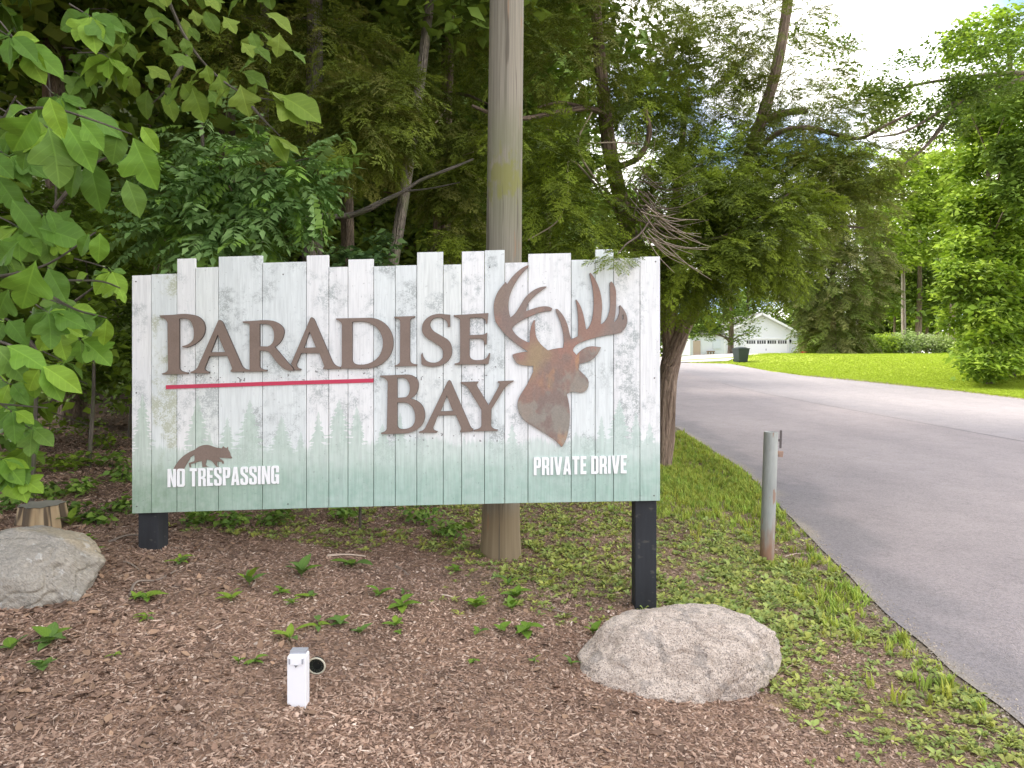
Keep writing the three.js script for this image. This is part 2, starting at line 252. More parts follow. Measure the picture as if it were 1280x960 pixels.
  const o6 = thing('roadside_grit', 'loose grit along the crumbling edges of the road', 'grit'); o6.userData.kind = 'stuff';
  inst('stone_grain', new THREE.IcosahedronGeometry(1, 0), std({ color: 0xffffff }), grit, o6);
}

// ---------------------------------------------------------------- the sign
const SD = 4.46, SK = SD / F;                                  // distance of the sign's face and metres per pixel there
const signAt = V(-0.75, H(-0.75, SD), -SD);
const sx = (px) => (px - 640) * SK - signAt.x, sy = (py) => EYE + (HORIZON - py) * SK - signAt.y;
const bottomY = (px) => { const t = (px - 165) / 660; return 642 - 22.4 * t + 6.3 * t * t; };
function shapes(str, ox = 0, oy = 0, sc = 10.6667, sv = sc) {           // outlines traced at ten times the photograph's size; O moves the origin
  let cur = null, out = [], x = 0, y = 0; const tok = str.match(/[A-Z]|-?\d+\.?\d*/g); let i = 0, op = '';
  const n = () => parseFloat(tok[i++]), pt = () => { const a = n(), b = n(); return [sx(ox + a / sc), sy(oy + b / sv)]; };
  while (i < tok.length) {
    if (/[A-Z]/.test(tok[i])) op = tok[i++];
    if (op === 'O') { ox = n(); oy = n(); continue; }
    if (op === 'Z') { continue; }
    if (op === 'M') { const a = pt(); cur = new THREE.Path(); out.push(cur); cur.moveTo(...a); op = 'L'; } else if (op === 'L') cur.lineTo(...pt());
    else if (op === 'Q') cur.quadraticCurveTo(...pt(), ...pt()); else if (op === 'C') cur.bezierCurveTo(...pt(), ...pt(), ...pt());
  }
  const s = new THREE.Shape(); s.curves = out[0].curves; s.currentPoint = out[0].currentPoint; s.holes = out.slice(1); return s;
}
const extr = (s, depth, bevel, z) => { const g = new THREE.ExtrudeGeometry(s, { depth: depth - bevel, bevelEnabled: bevel > 0, bevelThickness: bevel, bevelSize: bevel * 0.7, bevelOffset: -bevel * 0.7, bevelSegments: 2, curveSegments: 10 }); g.translate(0, 0, z); return g; };
const uvAt = (g, s) => { const p = g.attributes.position, u = new Float32Array(p.count * 2); for (let i = 0; i < p.count; i++) { u[2 * i] = p.getX(i) * s; u[2 * i + 1] = p.getY(i) * s; } g.setAttribute('uv', new THREE.BufferAttribute(u, 2)); return g; };

// printed face: whitewashed weathered boards, a misty line of firs along the foot, green below
const JOINTS = [165, 189, 221, 244, 273, 328, 383, 411, 435, 467, 494, 521, 554, 577, 605.6, 631, 660, 714, 744, 767, 800, 825];
const TOPS = [344.5, 343, 323.5, 334.5, 321, 328.5, 319.5, 334, 324.5, 333, 332, 315.5, 331, 314.5, 313, 328.5, 317.5, 325, 312, 323, 321];
const FIRS = [[178, 492, 20], [206, 560, 30], [247, 496, 26], [262, 540, 20], [284, 522, 26], [312, 500, 30], [352, 520, 34], [376, 540, 22], [398, 515, 22], [424, 500, 34], [446, 508, 24], [478, 530, 30], [500, 516, 20], [530, 560, 34], [580, 545, 20], [614, 556, 26], [640, 530, 26], [662, 548, 22], [720, 540, 20], [752, 520, 16], [774, 500, 30], [812, 528, 26], [795, 515, 20]];
const signTex = tex(2048, 1040, (u, v) => {
  const px = 165 + u * 660, py = 645 - v * 335;
  let b = 0; while (b < 20 && px > JOINTS[b + 1]) b++;
  const h1 = hash(b, 3, 7), h2 = hash(b, 9, 2), grain = tf(u + h1, v, 420, 14, 3, b), streak = tf(u, v + h2, 160, 5, 3, 40 + b), mott = tf(u, v, 90, 46, 4, 5), patch = tf(u + h2, v + h1, 14, 7, 4, 77), fine = tf(u, v, 700, 350, 2, 15);
  let c = [0.76, 0.765, 0.755]; const tint = hash(b, 1, 5);
  c = mix3(c, tint < 0.4 ? [0.67, 0.72, 0.705] : tint < 0.7 ? [0.77, 0.77, 0.76] : [0.70, 0.735, 0.70], 0.7);
  c = c.map((x) => x * (0.86 + 0.28 * grain) * (0.9 + 0.2 * streak));
  const worn = b === 1 ? 0.35 : b === 19 ? 0.3 : b === 4 || b === 14 ? 0.2 : 0.12 * h2;
  const gr = sstep(0.50 - 0.14 * worn, 0.74, patch * 0.75 + 0.3 * mott - 0.02 + 0.12 * (streak - 0.5)) * (0.56 + worn * 1.5) * (0.3 + 1.6 * sstep(0.42, 0.62, fine * 0.6 + mott * 0.4));
  c = mix3(c, b === 1 ? [0.47, 0.49, 0.38] : [0.40, 0.43, 0.42], clamp(gr * 0.75));
  c = mix3(c, [0.36, 0.39, 0.38], clamp(sstep(0.60, 0.78, grain) * sstep(0.42, 0.65, streak) * (0.35 + worn)) * 0.7);
  // print of firs and green ground
  const slope = bottomY(px) - 634; const y = py - slope * 0.8;
  let fir = 0;
  for (const [fx, fy, fw] of FIRS) { if (py < fy || Math.abs(px - fx) > fw) continue; const t = (py - fy) / 58, tier = (py - fy) / 7.5, saw = 0.55 + 0.45 * (tier - Math.floor(tier)) + 0.5 * (hash(Math.floor(py / 1.7), Math.floor(fx), px < fx ? 1 : 2) - 0.5); if (Math.abs(px - fx) < (0.8 + fw * Math.min(t, 1) * 0.66) * saw) fir = Math.max(fir, clamp(0.62 + t * 1.0)); }
  const ragged = (hash(Math.floor(px / 1.3), 5, 1) - 0.5) * 5 + 14 * (tn(u, 0.5, 26, 1, 8) - 0.5), base = sstep(552 + ragged, 560 + ragged, y), deep = sstep(540, 634, y);
  const left = sstep(0.5, 0.0, u), green = mix3(mix3([0.44, 0.54, 0.45], [0.47, 0.58, 0.52], u), mix3([0.235, 0.335, 0.24], [0.31, 0.45, 0.375], sstep(0.0, 0.45, u)), sstep(0.05, 1, deep));
  const amt = Math.max(fir * 0.85, base * mixn(0.66, 1.0, sstep(0, 0.55, deep))) * (0.86 + 0.28 * (mott - 0.4));
  c = mix3(c, green.map((x) => x * (0.84 + 0.32 * grain)), clamp(amt));
  // specks of dirt, thickest under the raised letters
  const under = (py > 458 && py < 478 && px > 210 && px < 620) || (py > 540 && py < 552 && px > 478 && px < 630) ? 1 : 0, sp = tf(u, v, 230, 120, 2, 31);
  c = mix3(c, [0.10, 0.09, 0.085], sstep(0.84 - 0.07 * under, 0.9 - 0.06 * under, sp) * (0.3 + 0.55 * under));
  return c;
});
signTex.wrapS = signTex.wrapT = THREE.ClampToEdgeWrapping;
const signBump = tex(1024, 512, (u, v) => 0.5 + 0.5 * (tf(u, v, 420, 14, 3, 2) - 0.5) + 0.25 * (tf(u, v, 300, 160, 2, 3) - 0.5), false); signBump.wrapS = signBump.wrapT = THREE.ClampToEdgeWrapping;
const faceMat = std({ map: signTex, bumpMap: signBump, bumpScale: 0.0012, roughness: 0.62 });
const backMat = std({ color: lin(0.12, 0.11, 0.10) });
const postTex = tex(256, 512, (u, v) => { const g = tf(u, v, 60, 6, 3, 3), s = sstep(0.66, 0.8, tf(u, v, 22, 30, 3, 8)) * 0.5, k = 0.7 + 0.6 * g; return mix3([0.018 * k, 0.020 * k, 0.024 * k], [0.10, 0.09, 0.075], s); });
const postMat = std({ map: postTex, roughness: 0.75 });
const brownTex = tex(512, 512, (u, v) => { const a = tf(u, v, 6, 6, 4, 3), b = tf(u, v, 120, 90, 2, 9), k = 0.88 + 0.24 * b; return mix3([0.185 * k, 0.135 * k, 0.105 * k], [0.225 * k, 0.165 * k, 0.135 * k], a); });
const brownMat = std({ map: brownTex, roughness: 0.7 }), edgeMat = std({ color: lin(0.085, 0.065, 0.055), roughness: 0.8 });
const rustTex = tex(1024, 1024, (u, v) => {
  const a = tf(u, v, 7, 4, 4, 3), b = tf(u, v, 9, 6, 4, 19), d = tf(u, v, 5, 3, 3, 47), f = tf(u, v, 160, 160, 2, 5), st = tf(u, v, 40, 4, 3, 61);
  const low = sstep(0.42, 0.30, v * 1.0); let c = mix3([0.225, 0.165, 0.14], [0.285, 0.175, 0.135], sstep(0.4, 0.62, a));
  const head = 1 - 0.8 * sstep(0.36, 0.46, v) * (1 - sstep(0.78, 0.82, v));   // the patina is on the head and neck, the antlers are plain brown
  c = mix3(c, [0.46, 0.25, 0.13], sstep(0.54, 0.72, b * 0.7 + 0.3 * st) * 0.7 * head); c = mix3(c, [0.36, 0.29, 0.15], sstep(0.52, 0.68, d) * 0.6 * head); c = mix3(c, [0.29, 0.28, 0.235], sstep(0.50, 0.64, tf(u, v, 9, 7, 4, 90)) * 0.6 * head); c = mix3(c, [0.33, 0.18, 0.14], sstep(0.56, 0.68, tf(u, v, 11, 8, 4, 120)) * 0.7 * head);
  const k = 0.84 + 0.32 * f; return c.map((x) => x * k);
});
const rustMat = std({ map: rustTex, roughness: 0.68, metalness: 0.0 });
const whiteMat = std({ color: lin(0.86, 0.86, 0.86), roughness: 0.5 });
const redMat = std({ color: lin(0.52, 0.035, 0.085), roughness: 0.55 });
const screwMat = std({ color: lin(0.14, 0.13, 0.125), roughness: 0.5, metalness: 0.6 });

const sign = thing('entrance_sign', 'wide board sign of pale vertical planks reading PARADISE BAY on two black posts', 'sign', signAt);
for (let b = 0; b < 21; b++) {
  const x0 = JOINTS[b] + (b ? 0.36 : 0), x1 = JOINTS[b + 1] - (b < 20 ? 0.36 : 0), r = (k) => hash(b, k, 33), z1 = (r(1) - 0.5) * 0.003, t = 0.022;
  const sl = -0.031 + 0.012 * (x0 - 165) / 660, yt0 = TOPS[b], yt1 = TOPS[b] + sl * (x1 - x0), c = 0.25;
  // front face with chamfered edges, sides and back
  const ring = (in_, z) => [[x0 + in_, bottomY(x0) - in_, z], [x1 - in_, bottomY(x1) - in_, z], [x1 - in_, yt1 + in_, z], [x0 + in_, yt0 + in_, z]];
  const rings = [ring(c, z1), ring(0, z1 - 0.0015), ring(0, -t)], pos = [], uv = [], idx = [];
  const quad = (a, b2, d, e) => { const o = pos.length / 3; for (const p of [a, b2, d, e]) { pos.push(sx(p[0]), sy(p[1]), p[2]); uv.push((p[0] - 165) / 660, (645 - p[1]) / 335); } idx.push(o, o + 1, o + 2, o, o + 2, o + 3); };
  quad(...rings[0]);
  for (let q = 0; q < 2; q++) for (let k = 0; k < 4; k++) quad(rings[q + 1][k], rings[q + 1][(k + 1) % 4], rings[q][(k + 1) % 4], rings[q][k]);
  quad(rings[2][3], rings[2][2], rings[2][1], rings[2][0]);
  part('plank', geoFrom(pos, uv, idx), faceMat, sign);
}
{ const pos = [], idx = [], X = [166, 330, 500, 660, 824]; X.forEach((x) => { for (const [y, z] of [[bottomY(x) - 3, -0.023], [352, -0.023], [352, -0.043], [bottomY(x) - 3, -0.043]]) pos.push(sx(x), sy(y), z); });
  for (let i = 0; i < 4; i++) for (let k = 0; k < 4; k++) { const a = i * 4 + k, b = i * 4 + (k + 1) % 4; idx.push(a, a + 4, b, b, a + 4, b + 4); }
  idx.push(0, 1, 2, 0, 2, 3, 16, 18, 17, 16, 19, 18); part('backing_board', geoFrom(pos, null, idx), std({ color: lin(0.12, 0.11, 0.10), side: THREE.DoubleSide }), sign); }
for (const [x0, x1, g] of [[168, 193, 1], [795.5, 822.5, 2]]) {
  const w = (x1 - x0) * SK, cx = (sx(x0) + sx(x1)) / 2, gy = H(cx + signAt.x, SD + 0.1) - signAt.y - 0.25, top = sy(360);
  const s = new THREE.Shape(), e = 0.004, hw = w / 2, hd = 0.07; s.moveTo(-hw + e, -hd); s.lineTo(hw - e, -hd); s.lineTo(hw, -hd + e); s.lineTo(hw, hd - e); s.lineTo(hw - e, hd); s.lineTo(-hw + e, hd); s.lineTo(-hw, hd - e); s.lineTo(-hw, -hd + e);
  const pg = new THREE.ExtrudeGeometry(s, { depth: top - gy, bevelEnabled: false }); pg.rotateX(-Math.PI / 2).translate(cx, gy, -0.044 - hd); part('post', pg, postMat, sign);
}
const LET = [
  [195, 385, 'M62,100 L250,92 Q400,70 500,90 C620,110 675,190 672,280 C668,380 600,470 430,530 Q380,530 360,510 Q470,490 510,420 C530,370 530,240 470,170 Q420,130 328,145 L330,800 Q335,850 445,858 L440,878 L100,885 L95,872 Q180,860 178,800 L170,200 Q150,140 85,130 Z'],
  [195, 385, 'M860,160 Q890,165 910,200 L1160,770 Q1195,825 1265,820 L1265,848 L1010,850 L1010,830 Q1035,820 1025,790 L965,638 L728,642 L665,800 Q660,835 730,850 L720,872 L480,868 L475,850 Q550,830 575,780 L835,190 Q845,160 860,160 Z M838,355 L748,588 L935,586 Z'],
  [295, 385, 'M100,180 L300,168 Q420,155 500,172 C610,200 665,270 655,330 Q640,450 530,520 L715,738 L765,790 L785,835 Q700,845 640,800 Q560,740 500,650 Q450,575 415,570 L330,570 L330,780 Q340,822 430,822 L420,845 L200,849 L200,830 Q193,815 195,780 L195,230 Q180,200 110,200 Z M330,215 L330,510 L430,512 Q520,490 520,370 Q515,230 420,215 Z'],
  [295, 385, 'M1020,125 Q1040,128 1060,165 L1290,700 Q1320,765 1370,778 L1398,785 L1398,812 L1175,815 L1170,795 Q1190,790 1185,770 L1120,600 L880,603 L820,745 Q810,800 880,812 L870,830 L800,832 L745,745 Q740,750 750,730 L990,165 Q1000,125 1020,125 Z M990,315 L920,530 L1075,525 Z'],
  [400, 385, 'M220,140 L680,132 C860,140 985,290 985,460 C985,640 860,770 690,800 Q600,815 500,808 L285,808 L285,785 Q300,775 300,720 L300,230 Q295,175 225,160 Z M440,190 L440,690 Q445,755 540,755 C720,760 845,640 845,470 C845,300 720,190 560,180 Q490,180 440,190 Z'],
  [500, 380, 'M-70,170 L205,162 L205,180 Q140,190 140,240 L138,740 Q140,800 235,805 L230,825 L-65,832 L-65,818 Q0,805 5,760 L8,240 Q0,195 -68,190 Z'],
  [500, 380, 'M672,145 L672,300 L640,308 Q650,210 530,180 Q420,180 405,270 Q410,340 480,380 L600,450 C680,490 700,560 698,640 C690,760 580,830 450,835 C380,838 320,825 290,800 L285,680 L300,650 Q320,780 450,782 C540,780 580,720 580,660 Q575,580 480,530 L400,480 C310,430 290,370 298,310 C310,190 430,130 540,132 Q620,140 672,145 Z'],
  [500, 380, 'M718,150 L1180,122 L1165,260 L1145,262 Q1150,190 1060,180 L935,190 L930,415 L1090,410 Q1140,405 1150,385 L1165,385 L1155,540 L1130,540 Q1130,465 1060,462 L930,465 L930,680 Q935,745 1020,748 L1090,745 Q1170,730 1185,655 L1205,655 L1180,800 L730,808 L730,792 Q800,790 805,740 L803,230 Q800,180 722,170 Z'],
  [465, 460, 'M110,100 L480,85 C590,95 630,160 628,220 C625,320 580,380 520,405 C650,430 715,520 712,630 C705,770 600,850 450,870 L130,878 L128,860 Q200,845 205,790 L215,190 Q190,120 115,115 Z M345,130 L345,395 L450,388 Q510,360 510,260 Q500,140 410,128 Z M345,460 L345,760 Q350,815 430,812 Q580,800 580,660 Q575,480 440,458 Z'],
  [540, 460, 'M235,160 Q250,165 265,200 L500,740 Q520,800 555,808 L550,840 L380,855 L378,835 Q395,820 390,790 L320,625 L80,632 L20,790 Q15,830 80,838 L65,860 L-170,858 L-165,845 Q-100,830 -75,770 L205,190 Q220,158 235,160 Z M200,365 L120,575 L280,570 Z'],
  [540, 460, 'M385,185 L625,178 L605,210 Q590,215 605,245 L755,490 L885,255 Q905,215 900,200 L875,190 L880,175 L1090,165 L1085,180 Q1010,215 960,280 L795,545 L790,760 Q800,812 880,818 L875,835 L560,840 L560,820 Q655,812 660,760 L660,555 L490,280 Q440,210 388,208 Z'],
];
for (const [ox, oy, d] of LET) part('letter', uvAt(extr(shapes(d, ox, oy), 0.016, 0.0012, 0.003), 2), [brownMat, edgeMat], sign);
const DEER = 'O610,400 M530,420 C400,340 200,210 100,20 O610,325 L90,770 C60,640 80,530 120,450 Q160,370 240,295 L252,322 L265,310 C330,200 430,110 540,68 L540,95 C430,190 340,320 290,480 C270,560 265,680 300,765 C380,720 420,610 490,510 C570,410 680,350 780,355 L770,370 C680,430 590,500 535,580 L505,685 C600,650 700,610 790,620 Q840,630 855,650 L840,680 C700,680 600,740 520,770 Q360,850 325,910 O610,400 L325,130 C370,210 440,260 540,300 L555,290 C550,180 570,60 610,5 L630,0 C615,80 630,140 635,200 C660,290 720,350 800,405 Q890,375 1000,370 C1020,260 1000,140 960,20 O610,325 L905,690 L900,655 L925,655 C1000,720 1060,830 1080,960 O610,400 L1080,160 L1105,250 Q1150,245 1195,215 O690,330 L345,900 C350,750 340,600 312,480 L320,475 C400,560 430,720 450,870 L465,870 C530,800 555,680 550,480 C550,350 520,230 495,130 L510,120 C600,220 670,400 665,600 L645,800 L665,800 C740,740 780,620 770,480 L765,260 L785,235 C830,270 855,340 850,430 C850,560 850,660 820,770 L840,765 C890,700 900,640 890,560 L905,550 C970,620 1005,690 1000,760 Q985,860 930,895 O670,410 L1150,50 Q1120,70 1020,85 C800,115 600,180 530,230 Q480,280 495,310 L540,360 C600,280 680,240 760,243 L862,255 C830,360 750,430 690,450 L580,478 L565,550 C620,610 700,660 700,730 C700,820 650,860 580,865 Q480,830 420,870 L405,890 O630,475 L835,190 C880,350 890,500 860,650 C840,780 800,860 765,890 C700,810 640,770 560,720 L300,560 C210,490 170,380 180,310 C190,200 290,110 330,10 O610,400 L600,690 L600,610 C500,615 400,600 370,560 Q325,500 328,460 Q400,430 530,420 Z O690,330 M930,680 L950,675 L945,745 L930,745 Z';
meta(part('deer_emblem', uvAt(extr(shapes(DEER), 0.014, 0.001, 0.003), 0.9), [rustMat, edgeMat], sign), 'rust-brown metal deer head with wide antlers');
const ANIMAL = 'M150,570 L165,510 C230,380 330,280 500,215 C560,160 620,140 690,140 C760,145 800,180 860,185 L930,195 L950,162 L975,180 L1005,195 L1015,172 L1030,185 L1030,215 Q1065,260 1070,310 L1097,350 L1080,358 L900,345 L885,350 L955,400 L960,440 L940,442 L930,415 L860,405 L855,470 L880,490 L845,490 L790,420 Q760,380 690,375 L670,455 L690,485 L730,490 L620,498 L610,400 Q560,400 510,430 L430,450 L440,500 L415,498 L400,430 L490,400 Q500,350 490,300 L430,340 C400,400 370,440 340,500 L300,565 Z';
meta(part('animal_emblem', uvAt(extr(shapes(ANIMAL, 205, 545, 12.8), 0.004, 0.0005, 0.0022), 2), brownMat, sign), 'small brown silhouette of a walking long-tailed animal');
{ const pos = [[208, 481.5, 208, 486.3], [340, 477, 340, 481.8], [467, 473, 467, 478]], p = [], idx = []; pos.forEach(([x, y0, , y1]) => { for (const [y, z] of [[y0, 0.0022], [y0, 0.007], [y1, 0.007], [y1, 0.0022]]) p.push(sx(x), sy(y), z); });
  for (let i = 0; i < 2; i++) for (let k = 0; k < 4; k++) { const a = i * 4 + k, b = i * 4 + (k + 1) % 4; idx.push(a, b, a + 4, b, b + 4, a + 4); } idx.push(0, 2, 1, 0, 3, 2, 8, 9, 10, 8, 10, 11);
  const g = geoFrom(p, null, idx).toNonIndexed(); g.computeVertexNormals(); redMat.side = THREE.DoubleSide; meta(part('underline', g, redMat, sign), 'thin red bar under the name'); }
// small white capitals: cap height 100, drawn with y down
const CAP = { N: [47, 'M0,0 L17,0 L31,56 L31,0 L47,0 L47,100 L31,100 L16,44 L16,100 L0,100 Z'], O: [43, 'M12,0 L31,0 Q43,1 43,14 L43,86 Q43,99 31,100 L12,100 Q0,99 0,86 L0,14 Q0,1 12,0 Z M19,13 Q16,13 16,18 L16,82 Q16,87 19,87 L24,87 Q27,87 27,82 L27,18 Q27,13 24,13 Z'], T: [42, 'M0,0 L42,0 L42,16 L29,16 L29,100 L13,100 L13,16 L0,16 Z'],
  R: [43, 'M0,0 L28,0 Q42,2 42,16 L42,40 Q41,50 33,53 Q42,56 42,66 L42,92 L44,100 L28,100 Q26,96 26,90 L26,68 Q26,61 20,61 L16,61 L16,100 L0,100 Z M16,14 L16,46 L21,46 Q26,46 26,40 L26,20 Q26,14 21,14 Z'], E: [34, 'M0,0 L34,0 L34,15 L16,15 L16,41 L31,41 L31,56 L16,56 L16,84 L34,84 L34,100 L0,100 Z'],
  S: [43, 'M12,0 L30,0 Q42,1 42,14 L42,32 L27,32 L27,18 Q27,13 21,13 Q16,13 16,18 L16,27 Q16,34 24,39 L34,47 Q43,55 43,66 L43,86 Q42,99 30,100 L13,100 Q0,99 0,86 L0,66 L16,66 L16,82 Q16,87 21,87 Q27,87 27,82 L27,70 Q27,62 19,56 L9,48 Q0,41 0,30 L0,14 Q1,1 12,0 Z'], P: [41, 'M0,0 L28,0 Q41,2 41,15 L41,45 Q40,58 28,60 L16,60 L16,100 L0,100 Z M16,14 L16,46 L21,46 Q25,46 25,40 L25,20 Q25,14 21,14 Z'],
  A: [46, 'M14,0 L32,0 L46,100 L30,100 L28,82 L18,82 L16,100 L0,100 Z M23,28 L19,67 L27,67 Z'], I: [16, 'M0,0 L16,0 L16,100 L0,100 Z'], G: [43, 'M12,0 L31,0 Q43,1 43,14 L43,36 L27,36 L27,18 Q27,13 22,13 Q16,13 16,18 L16,82 Q16,87 21,87 Q27,87 27,80 L27,62 L22,62 L22,48 L43,48 L43,100 L33,100 L31,94 Q26,101 18,100 Q0,99 0,84 L0,14 Q1,1 12,0 Z'], V: [46, 'M0,0 L16,0 L23,62 L30,0 L46,0 L32,100 L14,100 Z'], D: [42, 'M0,0 L28,0 Q42,2 42,16 L42,84 Q42,98 28,100 L0,100 Z M16,14 L16,86 L21,86 Q26,86 26,80 L26,20 Q26,14 21,14 Z'] };
for (const [text, x0, x1, y0, y1, cap] of [['NO TRESPASSING', 210.3, 349.2, 608.6, 604.2, 22.6], ['PRIVATE DRIVE', 667.2, 783, 593.8, 591.2, 22.2]]) {
  const gap = 5.5, space = 22, total = [...text].reduce((s, c) => s + (c === ' ' ? space : CAP[c][0] + gap), -gap), k = (x1 - x0) / total; let x = 0;
  for (const c of text) { if (c === ' ') { x += space; continue; } const bx = x0 + x * k, by = mixn(y0, y1, x / total); part('small_letter', extr(shapes(CAP[c][1], bx, by - cap, 1 / k, 100 / cap), 0.009, 0.0008, 0.0025), whiteMat, sign); x += CAP[c][0] + gap; }
}
for (const [x, y] of [[170.5, 491], [354, 343], [819.5, 327], [818, 472.5], [817.5, 619.5], [170, 352], [171, 633], [612, 334], [360, 630]]) part('screw', new THREE.CylinderGeometry(0.0042, 0.0048, 0.003, 10).rotateX(Math.PI / 2).translate(sx(x), sy(y), 0.002), screwMat, sign);

// ---------------------------------------------------------------- utility pole, steel post, boulders, stump
const barkTex = (dark, light, s, fu = 26, fv = 5, moss) => tex(512, 512, (u, v) => { const w = u + 0.02 * (tf(u, v, 4, 6, 3, s) - 0.5), a = tf(w, v, fu, fv, 4, s), b = tf(w, v, fu * 3, fv * 5, 2, s + 5), k = clamp(0.5 + 1.7 * (a - 0.5) + 0.8 * (b - 0.5)); let c = mix3(dark, light, k); if (moss) c = mix3(c, moss, sstep(0.52, 0.72, tf(u, v, 5, 4, 4, s + 9)) * 0.7); return c; });
const barkBump = tex(512, 512, (u, v) => { const w = u + 0.02 * (tf(u, v, 4, 6, 3, 2) - 0.5); return clamp(0.5 + 1.7 * (tf(w, v, 26, 5, 4, 2) - 0.5) + 0.6 * (tf(w, v, 78, 25, 2, 7) - 0.5)); }, false);
{
  const D = 5.36, bx = (625 - 640) / F * D, tx = (634 - 640) / F * D, y0 = H(bx, D) - 0.3, top = 8.6, at = V(bx, H(bx, D), -D);
  const pole = thing('utility_pole', 'grey weathered wooden utility pole with a green moss stain, standing behind the sign', 'pole', at);
  const yOf = (py) => EYE + (HORIZON - py) / F * D;
  const poleTex = tex(1024, 2048, (u, v) => {
    const y = v * 10 + y0, s1 = tf(u, v, 46, 10, 4, 3), s2 = tf(u, v, 150, 26, 3, 9), crack = sstep(0.66, 0.74, tf(u + 0.01 * tf(u, v, 5, 60, 2, 3), v, 34, 12, 3, 15));
    let c = mix3([0.15, 0.135, 0.10], [0.29, 0.255, 0.20], clamp(0.5 + 1.3 * (s1 - 0.5) + 0.9 * (s2 - 0.5)));
    const low = sstep(yOf(610), yOf(650), y + 0.1 * (tf(u, v, 12, 30, 3, 6) - 0.5)); c = mix3(c, mix3([0.185, 0.13, 0.07], [0.30, 0.225, 0.125], s1), low * 0.8);
    const side = Math.cos((u - 0.16) * 6.283);                       // the stain is on the left of the face towards the road
    const n = tf(u, v, 9, 40, 4, 21), green = sstep(0.35, 0.65, n + 0.18 * side) * sstep(yOf(340), yOf(225), y) * sstep(yOf(110), yOf(190), y); c = mix3(c, [0.165, 0.17, 0.09], green * 0.6);
    const m2 = sstep(0.34, 0.60, tf(u, v, 24, 120, 4, 33) + 0.28 - 1.6 * Math.abs(u - 0.255) - 1.9 * Math.abs(y - yOf(232))); c = mix3(c, [0.19, 0.185, 0.045], m2 * 0.75);
    const gash = sstep(0.76, 0.84, tf(u, v, 22, 26, 3, 55)) ; c = mix3(c, [0.28, 0.16, 0.09], gash * 0.6);
    return mix3(c, [0.09, 0.075, 0.055], crack * 0.75);
  });
  const rings = 60, sides = 28, pos = [], uv = [], idx = [];
  for (let i = 0; i <= rings; i++) for (let k = 0; k <= sides; k++) { const t = i / rings, y = y0 + t * 10, a = k / sides * Math.PI * 2, flare = 0.02 * Math.exp(-(y - at.y) / 0.15), r = mixn(0.146, 0.118, t) + Math.min(flare, 0.03) + 0.0035 * fbm3(Math.cos(a) * 3, y * 0.5, Math.sin(a) * 3, 3); pos.push(mixn(0, (tx - bx) * 2, t) + Math.cos(a) * r, y - at.y, Math.sin(a) * r); uv.push(k / sides, t); }
  for (let i = 0; i < rings; i++) for (let k = 0; k < sides; k++) { const a = i * (sides + 1) + k; idx.push(a, a + sides + 1, a + 1, a + 1, a + sides + 1, a + sides + 2); }
  part('shaft', geoFrom(pos, uv, idx), std({ map: poleTex, bumpMap: poleTex, bumpScale: 0.006, roughness: 0.9 }), pole);
}
{
  const at = G(958.5, 701, 5); at.y -= 0.0; const D = -at.z, w = 17.2 * D / F / 2, h = 161 * D / F;
  const post = thing('steel_post', 'short galvanised steel pipe post rusting at its foot beside the road', 'post', at);
  const t = tex(512, 1024, (u, v) => { const a = tf(u, v, 5, 12, 4, 3), b = tf(u, v, 60, 60, 2, 8), n = tf(u, v, 10, 16, 4, 17); let c = mix3([0.30, 0.31, 0.29], [0.44, 0.45, 0.42], clamp(0.5 + 1.2 * (a - 0.5) + 0.5 * (b - 0.5))); c = mix3(c, [0.30, 0.13, 0.06], Math.max(sstep(0.70, 0.76, n) * 0.6, sstep(0.27, 0.13, v + 0.16 * (n - 0.5)) * 0.8)); return c; });
  const lean = 0.033, mat = std({ map: t, roughness: 0.55, metalness: 0.25 });
  const wall = new THREE.LatheGeometry([[w, -0.3], [w, 0], [w, h * 0.3], [w, h * 0.7], [w, h - 0.004], [w - 0.004, h], [w - 0.010, h], [w - 0.012, h - 0.01], [w - 0.012, h - 0.5]].map((p) => new THREE.Vector2(...p)), 32);
  wall.rotateZ(-lean); part('pipe', wall, mat, post);
  const rod = mergeGeometries([box(0.016, 0.16, 0.012, 0, -0.08, 0), box(0.03, 0.02, 0.02, -0.012, -0.09, 0)].map((g) => g.toNonIndexed())); rod.rotateZ(-lean).translate(w + 0.028 + lean * h, h + 0.012, 0); part('latch_bar', rod, std({ color: lin(0.11, 0.09, 0.085), roughness: 0.7 }), post);
  const clip = mergeGeometries([box(0.05, 0.03, 0.03, 0, 0, 0), box(0.035, 0.05, 0.02, 0.005, -0.012, 0.004)].map((g) => g.toNonIndexed())); clip.rotateZ(-lean).translate(w + 0.018 + lean * h, h - 0.19, 0); part('clip', clip, std({ color: lin(0.33, 0.215, 0.16), roughness: 0.9 }), post);
}
const graniteTex = tex(1024, 1024, (u, v) => { const f = tf(u, v, 200, 200, 2, 3), g = tf(u, v, 330, 330, 1, 5), m = tf(u, v, 9, 9, 5, 8), s = speck(u, v, 300, 7, 12); let c = mix3([0.43, 0.35, 0.285], [0.58, 0.49, 0.41], clamp(0.5 + 1.6 * (m - 0.5))); c = c.map((x) => x * (0.8 + 0.4 * f)); c = mix3(c, [0.10, 0.085, 0.08], sstep(0.68, 0.82, g) * 0.7); c = mix3(c, [0.72, 0.66, 0.62], s * 0.5); const lich = sstep(0.60, 0.72, tf(u, v, 14, 14, 5, 27)); return mix3(c, [0.26, 0.235, 0.21], lich * 0.5); });
const stoneBump = tex(1024, 1024, (u, v) => clamp(0.5 + 1.1 * (tf(u, v, 26, 26, 6, 3) - 0.5) - 0.25 * sstep(0.68, 0.82, tf(u, v, 330, 330, 1, 5))), false);
